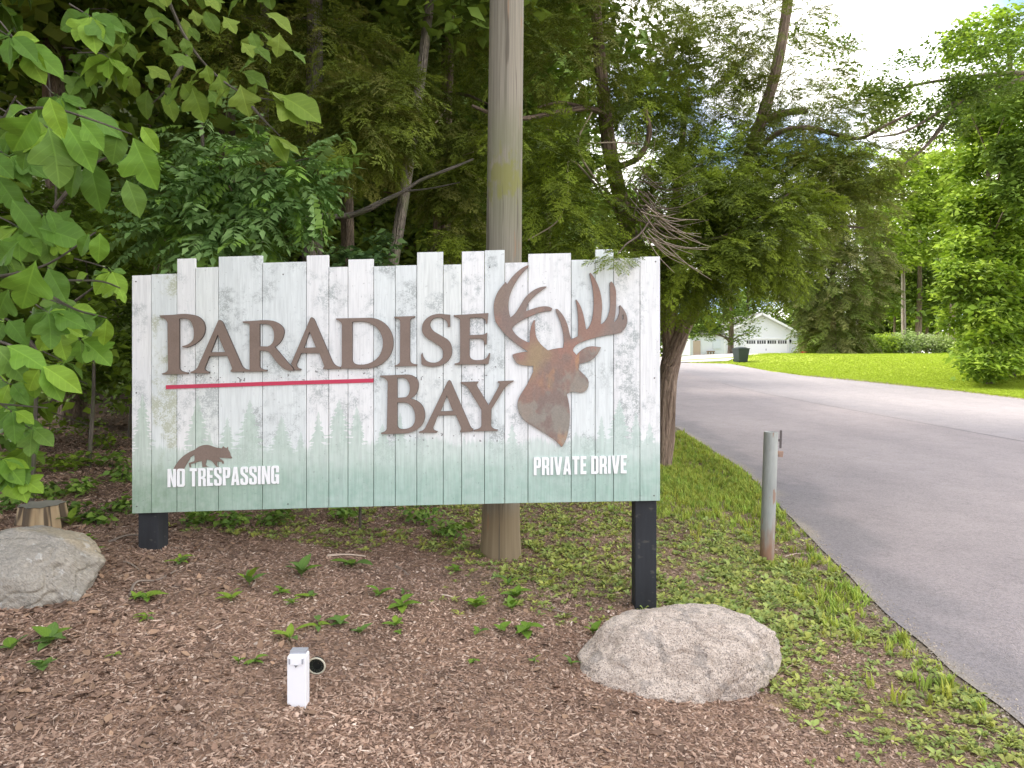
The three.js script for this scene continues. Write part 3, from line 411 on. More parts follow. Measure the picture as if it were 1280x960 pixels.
function boulder(label, cx, base, rx, ry, rz, seed, mat, power = 2.6, skew = 0) {
  const pr = rng(Math.round(seed * 10)), planes = []; for (let i = 0; i < 17; i++) { const v = V(pr() - 0.5, pr() - 0.35, pr() - 0.5).normalize(); planes.push([v.x, v.y, v.z, 0.73 + 0.22 * pr()]); }
  const g0 = new THREE.IcosahedronGeometry(1, 40), p = g0.attributes.position, uv = [];
  for (let i = 0; i < p.count; i++) {
    let x = p.getX(i), y = p.getY(i), z = p.getZ(i); const k = 1 / Math.pow(Math.abs(x) ** power + Math.abs(y) ** power + Math.abs(z) ** power, 1 / power); x *= k; y *= k; z *= k;
    let cut = 1e9; for (const [a, b, c, d] of planes) { const q = a * x + b * y + c * z; if (q > 0.15) cut = Math.min(cut, d / q); }
    const soft = Math.min(1, cut), n = (0.35 + 0.65 * soft) * (1 + 0.14 * fbm3(x * 1.1 + seed, y * 1.1, z * 1.1, 2) + 0.07 * fbm3(x * 2.8, y * 2.8 + seed, z * 2.8, 4) + 0.03 * fbm3(x * 9, y * 9, z * 9 + seed, 4) - 0.045 * sstep(0.06, 0.0, Math.abs(fbm3(x * 1.7 + 9, y * 1.7, z * 1.7 + seed, 2))));
    x *= n * rx; y *= n * ry; z *= n * rz; y += skew * x; p.setXYZ(i, x, y, z); uv.push(x * 1.1 + 0.2 * y, (z - y) * 0.95);
  }
  g0.setAttribute('uv', new THREE.Float32BufferAttribute(uv, 2)); const g = mergeVertices(g0.deleteAttribute('normal')); g.computeVertexNormals(); return [g, mat];
}
{
  const D = 3.78, cx = (846 - 640) / F * D, gy = H(cx, D);
  const b = thing('granite_boulder', 'rounded pinkish granite boulder in front of the right sign post', 'boulder', V(cx, gy, -D));
  const [g, m] = boulder('', 0, 0, 0.565, 0.385, 0.38, 4.2, std({ map: graniteTex, bumpMap: stoneBump, bumpScale: 0.02, roughness: 0.9 }), 2.5, 0.13); part('rock', g.translate(-0.03, -0.03, 0), m, b);
  const D2 = 3.75, c2 = (34 - 640) / F * D2, g2 = H(c2, D2);
  const t2 = tex(1024, 1024, (u, v) => { const f = tf(u, v, 170, 170, 2, 3), m2 = tf(u, v, 7, 7, 5, 8), st = sstep(0.45, 0.6, tf(u, v, 3, 4, 4, 51)); let c = mix3([0.27, 0.25, 0.215], [0.36, 0.325, 0.27], clamp(0.5 + 1.6 * (m2 - 0.5))); c = mix3(c, [0.38, 0.31, 0.20], st * 0.6); c = c.map((x) => x * (0.78 + 0.44 * f)); return mix3(c, [0.48, 0.46, 0.42], sstep(0.66, 0.76, tf(u, v, 30, 22, 4, 27)) * 0.6); });
  const b2 = thing('grey_boulder', 'large smooth grey and tan boulder at the left edge, in front of the stump', 'boulder', V(c2, g2, -D2));
  const [gg, mm] = boulder('', 0, 0, 0.39, 0.29, 0.34, 9.3, std({ map: t2, bumpMap: stoneBump, bumpScale: 0.012, roughness: 0.85 }), 2.5, 0.0); part('rock', gg.translate(-0.03, 0.06, 0), mm, b2);
}
{ // rotten stump with splintered pale ribs
  const at = G(52, 656, 4.4), s = -at.z / F, st = thing('tree_stump', 'low rotten tree stump with pale split wood and a grey top, behind the grey boulder', 'stump', at);
  const r = 27 * s, h = 25 * s, prof2 = [], pos = [], uv = [], idx = [], N = 48, M = 9, kk = rng(5);
  for (let j = 0; j <= M; j++) for (let k = 0; k <= N; k++) { const a = (k % N) / N * 6.283, t = j / M, n = fbm3(Math.cos(a) * 2.5, 2, Math.sin(a) * 2.5, 3), rr = r * (1.15 - 0.3 * t + 0.25 * n * (1 - t * 0.5) + 0.09 * Math.sin(a * 9 + 2 * n)), y = -0.1 + (h + 0.1 + 0.10 * h * fbm3(Math.cos(a) * 5, 7, Math.sin(a) * 5, 2)) * t; pos.push(Math.cos(a) * rr, y, Math.sin(a) * rr); uv.push(k / N * 1.4, y); }
  for (let j = 0; j < M; j++) for (let k = 0; k < N; k++) { const a = j * (N + 1) + k; idx.push(a, a + N + 1, a + 1, a + 1, a + N + 1, a + N + 2); }
  const wood = tex(512, 256, (u, v) => { const a = tf(u, v, 40, 4, 3, 3), g = sstep(0.52, 0.62, tf(u, v, 14, 2, 3, 8)); return mix3(mix3([0.30, 0.21, 0.115], [0.50, 0.38, 0.23], a), [0.05, 0.035, 0.025], g * 0.85); });
  part('side', geoFrom(pos, uv, idx), std({ map: wood, side: THREE.DoubleSide }), st);
  const tp = [0, h * 0.93, 0], tu = [0.5, 0.5], ti = []; for (let k = 0; k <= N; k++) { const o = (M * (N + 1) + k) * 3; tp.push(pos[o] * 1.04, pos[o + 1] + 0.004, pos[o + 2] * 1.04); tu.push(0.5 + pos[o], 0.5 + pos[o + 2]); if (k) ti.push(0, k + 1, k); }
  part('top', geoFrom(tp, tu, ti), std({ map: tex(256, 256, (u, v) => mix3([0.17, 0.165, 0.13], [0.27, 0.255, 0.21], tf(u, v, 12, 12, 4, 3))), side: THREE.DoubleSide }), st);
}
// ---------------------------------------------------------------- sticks, seedlings, box and cable on the mulch
const stickMat = std({ map: barkTex([0.15, 0.11, 0.085], [0.36, 0.29, 0.23], 61, 20, 6) }), paleStick = std({ color: lin(0.52, 0.41, 0.32), roughness: 0.9 });
for (const [label, pts, r0, mat] of [
  ['curved grey stick on the mulch below the left post', [[162, 746], [172, 731], [195, 727], [219, 717]], 0.007, stickMat],
  ['straight pale stick lying on the mulch under the middle of the sign', [[409, 697], [435, 697.5], [457, 698]], 0.009, paleStick],
  ['thin forked twig on the mulch left of the right post', [[678, 763], [700, 768], [726, 775]], 0.0055, stickMat],
  ['thin brown twig on the mulch between the left boulder and the left post', [[136, 679], [160, 673], [178, 671]], 0.008, stickMat],
  ['short brown twig below the left post', [[150, 704], [163, 708], [174, 714]], 0.006, stickMat],
  ['short pale twig on the mulch in front of the utility pole', [[552, 745], [560, 747], [567, 748.5]], 0.006, paleStick],
  ['grey twig under the sign left of the utility pole', [[494, 709], [505, 716], [511, 721]], 0.006, stickMat],
  ['pale twig lying beside the road near the steel post', [[981, 697], [995, 694], [1008, 693]], 0.006, paleStick],
  ['thin curved twig at the foot of the wood by the left post', [[82, 618], [100, 608], [120, 601]], 0.008, stickMat],
]) {
  const p = pts.map(([x, y], i) => G(x, y, 2.4).add(V(0, r0 * (1 + (i % 2)), 0))), at = p[0].clone(), t = thing('fallen_twig', label, 'twig', at);
  part('stem', tube(p.map((q) => q.clone().sub(at)), r0, r0 * 0.55, 7, 18, 0.5, r0 * 900), mat, t);
  if (/forked/.test(label)) part('side_twig', tube([p[1], p[1].clone().add(V(-0.06, 0.045, -0.03))].map((q) => q.clone().sub(at)), r0 * 0.6, r0 * 0.35, 5, 5), mat, t);
}
function blade(L, w, fold = 0.25, droop = 0.5, n = 6, wave = 0.0, shape = (t) => Math.pow(Math.sin(Math.PI * Math.pow(t, 0.75)), 0.8)) {   // a leaf along +x, face up, folded on its midrib
  const pos = [], uv = [], idx = [];
  for (let i = 0; i <= n; i++) { const t = i / n, hw = w / 2 * (i === 0 ? 0.06 : i === n ? 0.02 : shape(t)), y = -droop * L * t * t * 0.5, wv = wave * Math.sin(t * 9) * w; pos.push(t * L, y + fold * hw + wv, hw, t * L, y, 0, t * L, y + fold * hw - wv, -hw); uv.push(t, 0.5 + hw / w, t, 0.5, t, 0.5 - hw / w); }
  for (let i = 0; i < n; i++) { const a = i * 3; idx.push(a, a + 1, a + 3, a + 1, a + 4, a + 3, a + 1, a + 2, a + 4, a + 2, a + 5, a + 4); }
  return geoFrom(pos, uv, idx);
}
const veinTex = tex(256, 128, (u, v) => { const m = Math.abs(v - 0.5), mid = sstep(0.022, 0.008, m), ph = (u * 7 - m * 5.5), side = sstep(0.10, 0.02, Math.abs(ph - Math.round(ph))) * 0.55, k = 0.93 + 0.12 * (tf(u, v, 20, 12, 3, 4) - 0.5); return mix3([0.80 * k, 0.83 * k, 0.74 * k], [1, 1, 0.95], Math.max(mid, side)); });
const weedMats = [[0.21, 0.35, 0.05], [0.29, 0.42, 0.055], [0.18, 0.30, 0.075]].map((c) => leafMat(lin(...c), { map: veinTex, transmission: 0.3 }));
{
  const r = rng(77), spots = [[183, 748, 20, 0], [170, 747, 14, 1], [289, 748, 26, 1], [312, 728, 22, 1], [225, 702, 20, 1], [352, 740, 15, 0], [388, 745, 17, 1], [362, 797, 20, 1], [398, 782, 26, 1], [426, 779, 14, 2], [450, 790, 15, 2], [474, 742, 16, 2], [503, 757, 20, 0], [494, 780, 13, 0], [498, 790, 11, 0], [595, 758, 18, 0], [598, 790, 17, 2], [626, 786, 22, 0], [640, 760, 18, 0], [657, 788, 18, 0], [741, 789, 21, 0], [668, 826, 13, 1], [714, 829, 15, 1], [592, 825, 14, 0], [183, 772, 18, 1], [62, 804, 20, 2], [14, 812, 24, 2], [52, 834, 20, 2], [144, 818, 16, 1], [298, 826, 18, 0], [319, 826, 14, 0], [377, 718, 20, 2], [366, 752, 12, 1], [440, 706, 22, 2], [112, 690, 22, 0], [110, 676, 20, 0], [88, 655, 20, 1], [505, 738, 12, 1], [570, 712, 14, 0], [635, 730, 22, 1], [645, 745, 20, 0]];
  const REGION = [['below the grey boulder', (x, y) => x < 160 && y > 790], ['between the stump and the left post', (x, y) => x < 160], ['below the left black post', (x) => x < 260], ['below the words NO TRESPASSING', (x) => x < 345], ['above the white outlet box', (x) => x < 470], ['below the middle of the sign', (x) => x < 585], ['in front of the utility pole', (x) => x < 690], ['left of the granite boulder', () => true]];
  const region = (x, y) => REGION.findIndex((q) => q[1](x, y)), ORD = ['first', 'second', 'third', 'fourth', 'fifth', 'sixth', 'seventh', 'eighth', 'ninth', 'tenth', 'eleventh', 'twelfth'];
  const weedLabel = (x, y) => { const q = region(x, y), same = spots.filter((s) => region(s[0], s[1]) === q).sort((a, b) => a[0] - b[0]); return ORD[same.findIndex((s) => s[0] === x && s[1] === y)] + ' weed from the left in the mulch ' + REGION[q][0]; };
  for (const [x, y, size, m] of spots) {
    const at = G(x, y + 4, 2.4), s = -at.z / F, t = thing('seedling_weed', weedLabel(x, y), 'weed', at, 'weeds scattered over the mulch');
    const n = 3 + Math.floor(r() * 6), rot = r() * 6.28, vig = 0.6 + 0.9 * r() * r() + 0.2, erect = r();
    for (let i = 0; i < n; i++) {
      const L = size * s * vig * (0.55 + 0.6 * r()), g = blade(L, L * (m === 1 ? 0.42 : 0.6), 0.3, 0.5 + 0.5 * r(), 5, m === 1 ? 0.05 : 0); g.rotateZ(0.1 + 0.5 * erect + 0.5 * r()); g.rotateY(rot + i * 2.4 + r() * 0.5); g.translate(0, 0.004 + (i > 3 ? size * s * 0.35 : size * s * 0.08), 0); part('leaf', g, weedMats[(m + (r() < 0.25 ? 1 : 0)) % 3], t);
    }
    part('stem', tube([V(0, -0.01, 0), V(0, size * s * 0.4, 0)], 0.0025, 0.0015, 5, 2), weedMats[2], t);
  }
}
{ // white outlet box on a stake and the black ribbed cap beside it
  const D = 3.0, cx = (373 - 640) / F * D, s = D / F, at = V(cx, H(cx, D), -D), b = thing('outlet_box', 'white plastic outlet box with a small latch, in the mulch at the bottom edge', 'outlet box', at);
  const w = 21.5 * s, top = EYE + (HORIZON - 817) * s - at.y, sh = new THREE.Shape(), q = w / 2, e = 0.008; sh.moveTo(-q + e, -0.12); sh.lineTo(q - e, -0.12); sh.lineTo(q, -0.11); sh.lineTo(q, top - e); sh.quadraticCurveTo(q, top, q - e, top); sh.lineTo(-q + e, top); sh.quadraticCurveTo(-q, top, -q, top - e); sh.lineTo(-q, -0.11);
  const wm = std({ color: lin(0.80, 0.80, 0.82), roughness: 0.4 }), gm = std({ color: lin(0.32, 0.33, 0.36), roughness: 0.5 });
  part('case', new THREE.ExtrudeGeometry(sh, { depth: 0.05, bevelEnabled: true, bevelSize: 0.003, bevelThickness: 0.003, bevelSegments: 3 }).translate(0, 0, -0.025), wm, b);
  const lid = new THREE.Shape(); lid.moveTo(-q * 0.72, top - 0.034); lid.lineTo(-0.010, top - 0.034); lid.lineTo(0, top - 0.042); lid.lineTo(0.010, top - 0.034); lid.lineTo(q * 0.72, top - 0.034); lid.lineTo(q * 0.72, top - 0.008); lid.lineTo(-q * 0.72, top - 0.008);
  part('lid', new THREE.ExtrudeGeometry(lid, { depth: 0.004, bevelEnabled: true, bevelSize: 0.001, bevelThickness: 0.001, bevelSegments: 2 }).translate(0, 0, 0.029), wm, b);
  part('latch', new THREE.ConeGeometry(0.008, 0.012, 3).rotateZ(Math.PI).scale(1.2, 1, 0.4).translate(0, top - 0.041, 0.036), gm, b);
  for (const k of [-1, 1]) part('hinge', new THREE.CylinderGeometry(0.0035, 0.0035, 0.022, 10).translate(k * q * 0.74, top - 0.020, 0.034), gm, b);
  part('top_cap', box(w * 0.92, 0.012, 0.04, 0.0, top + 0.008, -0.012), gm, b);
  const c = V((395.5 - 640) / F * 3.1, 0, -3.1); c.y = H(c.x, 3.1) + 0.09; const sp = thing('ribbed_cap', 'black ribbed plastic cap with a pale rim lying beside the white outlet box', 'cap', c);
  const R = 10.5 * 3.1 / F; part('rim', new THREE.TorusGeometry(R, 0.004, 8, 40).rotateX(0.15).translate(0, R * 0.75, 0), std({ color: lin(0.52, 0.49, 0.38) }), sp);
  part('shell', new THREE.LatheGeometry([[0.001, 0], [R * 0.75, 0.002], [R * 0.95, 0.012], [R, 0.03]].map((p) => new THREE.Vector2(...p)), 36).rotateX(Math.PI / 2).translate(0, R * 0.75, -0.028), std({ color: lin(0.015, 0.017, 0.014), side: THREE.DoubleSide }), sp);
  for (let i = 0; i < 14; i++) part('rib', box(0.0055, R * 0.42, 0.008).translate(0, R * 0.74, 0).rotateZ(i / 14 * 6.283).translate(0, R * 0.75, -0.008), std({ color: lin(0.03, 0.035, 0.025) }), sp);
}
// ---------------------------------------------------------------- wheeled bin, garage, house across the yard
{
  const at = G(926, 453, 40), D = -at.z, s = D / F, b = thing('wheeled_bin', 'dark green wheeled rubbish bin at the end of the driveway', 'bin', at), dg = std({ color: lin(0.014, 0.026, 0.025), roughness: 0.5 });
  const w = 15.5 * s, h = 17 * s, g = new THREE.BoxGeometry(w, h, w * 0.95, 1, 6, 1).translate(0, h / 2 + 0.02, 0), p = g.attributes.position;
  for (let i = 0; i < p.count; i++) { const k = mixn(0.74, 1, clamp(p.getY(i) / h)); p.setX(i, p.getX(i) * k); p.setZ(i, p.getZ(i) * k); } g.computeVertexNormals();
  part('body', g, dg, b); part('rim', box(w * 1.04, 0.05, w, 0, h, 0), dg, b);
  const lid = new THREE.SphereGeometry(1, 20, 8, 0, 6.283, 0, Math.PI / 2).scale(w * 0.53, h * 0.10, w * 0.52).translate(0, h + 0.025, 0); part('lid', lid, dg, b);
  for (const k of [-1, 1]) part('wheel', new THREE.CylinderGeometry(0.12, 0.12, 0.06, 18).rotateZ(Math.PI / 2).translate(k * w * 0.34, 0.12, -w * 0.38), std({ color: lin(0.01, 0.01, 0.01) }), b);
  part('handle', new THREE.CylinderGeometry(0.018, 0.018, w * 0.8, 8).rotateZ(Math.PI / 2).translate(0, h * 0.98, -w * 0.56), dg, b); b.rotation.y = 0.25;
}
const siding = std({ color: lin(0.80, 0.81, 0.84), roughness: 0.6 }), trim = std({ color: lin(0.86, 0.86, 0.88), roughness: 0.5 }), glassDark = new THREE.MeshPhysicalMaterial({ color: lin(0.02, 0.025, 0.03), roughness: 0.08, specularIntensity: 1 }), shingle = std({ color: lin(0.16, 0.155, 0.15) });
{
  const D = 81, s = D / F, X = (px) => (px - 640) * s, Y = (py) => EYE + (HORIZON - py) * s, cx = X(951), base = Y(447.5), at = V(cx, base, -D);
  const g = thing('garage', 'white gabled garage with a double door at the end of the driveway', 'garage', at);
  const hw = X(997.5) - cx, eave = Y(416.5) - base, ridge = Y(392.5) - base, depth = 9, x = (px) => X(px) - cx, y = (py) => Y(py) - base;
  const sh = new THREE.Shape(); sh.moveTo(-hw, -0.6); sh.lineTo(hw, -0.6); sh.lineTo(hw, eave); sh.lineTo(0, ridge); sh.lineTo(-hw, eave);
  part('wall', new THREE.ExtrudeGeometry(sh, { depth, bevelEnabled: false }).translate(0, 0, -depth), siding, g);
  const boards = []; for (let yy = 0.1; yy < ridge - 0.1; yy += 0.19) { const half = yy < eave ? hw : hw * (ridge - yy) / (ridge - eave), top = Math.max(0.05, half - 0.01), L = x(931), Rr = x(985); const seg = (a, b2) => { if (b2 - a < 0.05) return; const k = new THREE.BoxGeometry(b2 - a, 0.17, 0.02); const p = k.attributes.position; for (let i = 0; i < p.count; i++) if (p.getZ(i) > 0 && p.getY(i) > 0) p.setZ(i, 0.002); boards.push(k.toNonIndexed().translate((a + b2) / 2, yy, 0.012)); }; if (yy < y(424)) { seg(-top, L); seg(Rr, top); } else seg(-top, top); }
  const bm = mergeGeometries(boards); bm.computeVertexNormals(); meta(part('siding_board', bm, siding, g), null, null, null, 'stuff');
  const slope = Math.atan2(ridge - eave, hw), len = Math.hypot(ridge - eave, hw) + 0.55;
  for (const k of [-1, 1]) { const r = part('roof', box(len, 0.14, depth + 0.8, len / 2 - 0.02, 0.1, -depth / 2 + 0.05).rotateZ(-slope).scale(1, 1, 1), shingle, g); if (k < 0) r.rotation.y = Math.PI, r.position.z = -depth + 0.1; r.position.y = ridge; const f = part('fascia', box(len, 0.24, 0.05, len / 2 - 0.02, 0.02, 0.48).rotateZ(-slope), trim, r); if (k < 0) f.position.z = -depth - 0.86; }
  const door = part('garage_door', box(x(984) - x(932), y(425.3) + 0.1, 0.04, x(958), (y(425.3) - 0.1) / 2, 0.045), trim, g);
  const dw = (x(984) - x(932)) / 4;
  for (let c = 0; c < 4; c++) { const px = x(932) + dw * (c + 0.5); const wy = y(427.6); part('door_window', box(dw * 0.84, 0.40, 0.012, px, wy, 0.07), glassDark, door); for (let k = 0; k < 3; k++) part('glazing_bar', box(0.05, 0.40, 0.01, px + dw * 0.84 * ((k + 1) / 4 - 0.5), wy, 0.08), trim, door); for (let rr = 0; rr < 3; rr++) part('door_panel', box(dw * 0.86, 0.36, 0.012, px, 0.22 + rr * 0.44, 0.0695), trim, door); }
  part('door_handle', box(0.06, 0.22, 0.04, x(958.5) - 0.12, y(437), 0.085), glassDark, door);
  for (const [x0, w2] of [[931, 0.14], [985, 0.14]]) part('door_frame', box(w2, y(424) + 0.1, 0.09, x(x0), y(424) / 2, 0.05), trim, g);
  part('door_frame', box(x(985) - x(931) + 0.15, 0.14, 0.09, x(958), y(424) + 0.07, 0.052), trim, g);
  for (const k of [-1, 1]) part('corner_board', box(0.16, eave + 0.4, 0.06, k * (hw - 0.08), eave / 2 - 0.2, 0.05), trim, g);
  const lamp = part('wall_lantern', mergeGeometries([box(0.10, 0.05, 0.12, 0, 0.26, 0.06), box(0.16, 0.26, 0.16, 0, 0.08, 0.10), new THREE.ConeGeometry(0.14, 0.12, 4).rotateY(0.785).translate(0, 0.27, 0.1), box(0.08, 0.12, 0.06, 0, -0.1, 0.06)].map((q) => q.index ? q.toNonIndexed() : q)), std({ color: lin(0.02, 0.02, 0.022) }), g); lamp.position.set(x(987.4), y(427.5), 0.04);
  // red tub and dark box by its corner
  const a2 = V(X(995.5), H(X(995.5), 79), -79), t = thing('red_tub', 'red plastic tub standing at the right corner of the garage', 'tub', a2), tg = new THREE.CylinderGeometry(0.42, 0.34, 0.5, 24, 1).translate(0, 0.25, 0), up = Y(440.5) - Y(444.8);
  part('body', tg, std({ color: lin(0.42, 0.03, 0.035), roughness: 0.5 }), t); part('rim', new THREE.TorusGeometry(0.42, 0.03, 8, 28).rotateX(Math.PI / 2).translate(0, 0.5, 0), std({ color: lin(0.34, 0.02, 0.025) }), t); a2.y = Math.max(a2.y, Y(444.8)); t.position.y = Y(445);
  const a3 = V(X(988.3), Y(445.2), -79.4), k2 = thing('dark_crate', 'low dark crate between the garage door and the red tub', 'crate', a3);
  for (let i = 0; i < 3; i++) part('slat', box(0.46, 0.14, 0.4, 0, 0.08 + i * 0.16, 0), std({ color: lin(0.03, 0.03, 0.035) }), k2);
}
{ // pale house half hidden behind the red cedar
  const D = 76, s = D / F, X = (px) => (px - 640) * s, Y = (py) => EYE + (HORIZON - py) * s, at = V(X(884), Y(447), -D), x = (px) => X(px) - at.x, y = (py) => Y(py) - at.y;
  const h = thing('pale_house', 'pale house with a tan door and wooden steps, half hidden behind the red cedar trunk', 'house', at), pale = std({ color: lin(0.62, 0.65, 0.70) }), tan = std({ color: lin(0.42, 0.33, 0.27) }), wd = std({ color: lin(0.22, 0.15, 0.10) });
  part('wall', box(x(906) - x(862), y(419), 5, (x(906) + x(862)) / 2, y(419) / 2, -2.7), pale, h);
  const roof = new THREE.Shape(); roof.moveTo(x(860), y(419)); roof.lineTo(x(908), y(419)); roof.lineTo(x(902), y(412)); roof.lineTo(x(866), y(412)); part('roof', new THREE.ExtrudeGeometry(roof, { depth: 5.6, bevelEnabled: false }).translate(0, 0.002, -5.5), shingle, h);
  part('door', box(x(876) - x(867), y(427), 0.08, (x(876) + x(867)) / 2, y(427) / 2 + 0.12, -0.15), tan, h); part('door_frame', box(0.12, y(424), 0.1, x(862.5), y(424) / 2, -0.13), trim, h);
  part('window', box(x(901.5) - x(891.5), y(425) - y(436), 0.06, (x(901.5) + x(891.5)) / 2, (y(425) + y(436)) / 2, -0.165), std({ color: lin(0.55, 0.6, 0.66), roughness: 0.15 }), h);
  for (const px of [884, 887.5, 891]) part('porch_post', box(0.12, y(440), 0.12, x(px), y(440) / 2, 0.3), wd, h); part('porch_rail', box(x(892) - x(883), 0.12, 0.5, (x(892) + x(883)) / 2, y(440) + 0.06, 0.25), wd, h);
  part('steps', box(x(878) - x(867), 0.3, 0.6, (x(878) + x(867)) / 2, 0.12, 0.2), wd, h);
}

// ---------------------------------------------------------------- foliage kit
function spray(seed, n = 9, lush = 1) {   // a feathery flat cedar spray, one unit long, along +x
  const k = rng(seed), pos = [], idx = [];
  const strip = (x, y, z, dx, dy, dz, L, w) => {   // a narrow diamond with a slight keel
    const l = Math.hypot(dx, dy, dz); dx /= l; dy /= l; dz /= l; let ux = -dz, uz = dx; const ul = Math.hypot(ux, uz) || 1; ux /= ul; uz /= ul; const b = pos.length / 3, roll = (k() - 0.5) * 1.6, cy = Math.sin(roll), c = Math.cos(roll);
    pos.push(x, y, z, x + dx * L * 0.45 + ux * w * c, y + dy * L * 0.45 + cy * w, z + dz * L * 0.45 + uz * w * c, x + dx * L, y + dy * L, z + dz * L, x + dx * L * 0.45 - ux * w * c, y + dy * L * 0.45 - cy * w, z + dz * L * 0.45 - uz * w * c); idx.push(b, b + 1, b + 2, b, b + 2, b + 3);
  };
  for (let i = 0; i < n; i++) {
    const t = (i + 0.4 * k()) / n, s = i % 2 ? 1 : -1, y0 = -0.18 * t * t + 0.03 * (k() - 0.5), a = 0.55 + 0.5 * k(), L = (0.46 - 0.30 * t) * (0.7 + 0.6 * k()), dx = Math.cos(a), dz = Math.sin(a) * s, dy = -0.12 + 0.55 * (k() - 0.5);
    strip(t, y0, 0, 1, -0.25 * t, 0, 1.3 / n, 0.012);
    const m = 5; for (let j = 0; j < m; j++) {
      const q = (j + 0.3) / m, px = t + dx * L * q, py = y0 + dy * L * q - 0.05 * q * q, pz = dz * L * q;
      strip(px, py, pz, dx, dy, dz, L / m * 1.5, 0.013 * lush);
      for (const e of [-1, 1]) { const b = a * s + e * (0.5 + 0.4 * k()); strip(px, py, pz, Math.cos(b), dy + 0.7 * (k() - 0.5), Math.sin(b), (0.10 + 0.09 * k()) * (1 - 0.4 * q), 0.014 * lush); }
    }
  }
  return geoFrom(pos, null, idx);
}
function cluster(seed, n, L, spread, flat = 0.5, wide = 0.55) {   // loose leaves on a twig end
  const k = rng(seed), gs = [], e = new THREE.Euler();
  for (let i = 0; i < n; i++) {
    const s = L * (0.7 + 0.6 * k()), w = s * wide * (0.8 + 0.4 * k()), pos = [0, 0, 0, s * 0.4, 0.06 * s, w / 2, s * 0.45, -0.02 * s, 0, s * 0.4, 0.06 * s, -w / 2, s, -0.12 * s, 0];
    const g = geoFrom(pos, null, [0, 1, 2, 0, 2, 3, 2, 1, 4, 2, 4, 3]);
    e.set((k() - 0.5) * 1.4, k() * 6.283, -0.2 - 0.7 * k() + 0.35, 'YXZ'); g.applyMatrix4(new THREE.Matrix4().makeRotationFromEuler(e));
    const a = k() * 6.283, r = spread * Math.sqrt(k()); g.translate(Math.cos(a) * r, (k() - 0.5) * 2 * spread * flat, Math.sin(a) * r); gs.push(g);
  }
  return mergeGeometries(gs);
}
function pinnate(seed, pairs = 6) {   // an ash-like compound leaf, one unit long, along +x
  const k = rng(seed), gs = [];
  const leaflet = (x, y, z, yaw, L) => { const w = L * 0.48, g = geoFrom([0, 0, 0, L * 0.4, 0.05 * L, w / 2, L * 0.45, -0.03 * L, 0, L * 0.4, 0.05 * L, -w / 2, L, -0.14 * L, 0], null, [0, 1, 2, 0, 2, 3, 2, 1, 4, 2, 4, 3]); g.rotateX((k() - 0.5) * 0.7); g.rotateZ(-0.15 - 0.4 * k()); g.rotateY(yaw); return g.translate(x, y, z); };
  for (let i = 0; i < pairs; i++) { const t = 0.2 + 0.72 * i / pairs, y = -0.22 * t * t; for (const s of [-1, 1]) gs.push(leaflet(t, y, 0, s * (1.05 + 0.2 * k()), 0.27 * (0.85 + 0.3 * k()))); }
  gs.push(leaflet(0.95, -0.2, 0, 0, 0.27)); const st = geoFrom([0, 0, 0.006, 0, 0, -0.006, 0.95, -0.2, 0.004, 0.95, -0.2, -0.004], null, [0, 1, 2, 1, 3, 2]); gs.push(st);
  return mergeGeometries(gs);
}
const SPRAYS = [spray(1, 10), spray(2, 9, 1.2), spray(3, 11)], LEAFY = [cluster(1, 16, 0.26, 0.42), cluster(2, 18, 0.22, 0.45), cluster(3, 14, 0.3, 0.4)], SMALL = [cluster(11, 20, 0.13, 0.36, 0.4), cluster(12, 18, 0.15, 0.34, 0.45)], BIGLEAF = [cluster(21, 9, 0.20, 0.24, 0.5, 0.62), cluster(22, 8, 0.23, 0.24, 0.6, 0.6)], PIN = [pinnate(1, 6), pinnate(2, 7)];
const matte = std({ color: 0xffffff, roughness: 0.75, side: THREE.DoubleSide }), airy = leafMat(0xffffff, { transmission: 0.5, roughness: 0.8 }), foliage = leafMat(0xffffff, { transmission: 0.36 }), needle = leafMat(0xffffff, { transmission: 0.34, roughness: 0.8 });
const bark1 = std({ map: barkTex([0.10, 0.075, 0.055], [0.30, 0.225, 0.17], 3), bumpMap: barkBump, bumpScale: 0.03 }), bark2 = std({ map: barkTex([0.085, 0.07, 0.055], [0.26, 0.22, 0.175], 13, 18, 4, [0.17, 0.18, 0.09]), bumpMap: barkBump, bumpScale: 0.03 }), bark3 = std({ map: barkTex([0.17, 0.15, 0.125], [0.33, 0.29, 0.24], 23, 12, 3), roughness: 0.9 }), cedarBark = std({ map: barkTex([0.13, 0.085, 0.06], [0.38, 0.275, 0.205], 33, 34, 3), bumpMap: barkBump, bumpScale: 0.03 });
const deadTwig = std({ color: lin(0.22, 0.165, 0.125) }), paleTwig = std({ color: lin(0.40, 0.32, 0.24) });
const QX = new THREE.Quaternion(), EU = new THREE.Euler(), XA = V(1, 0, 0);
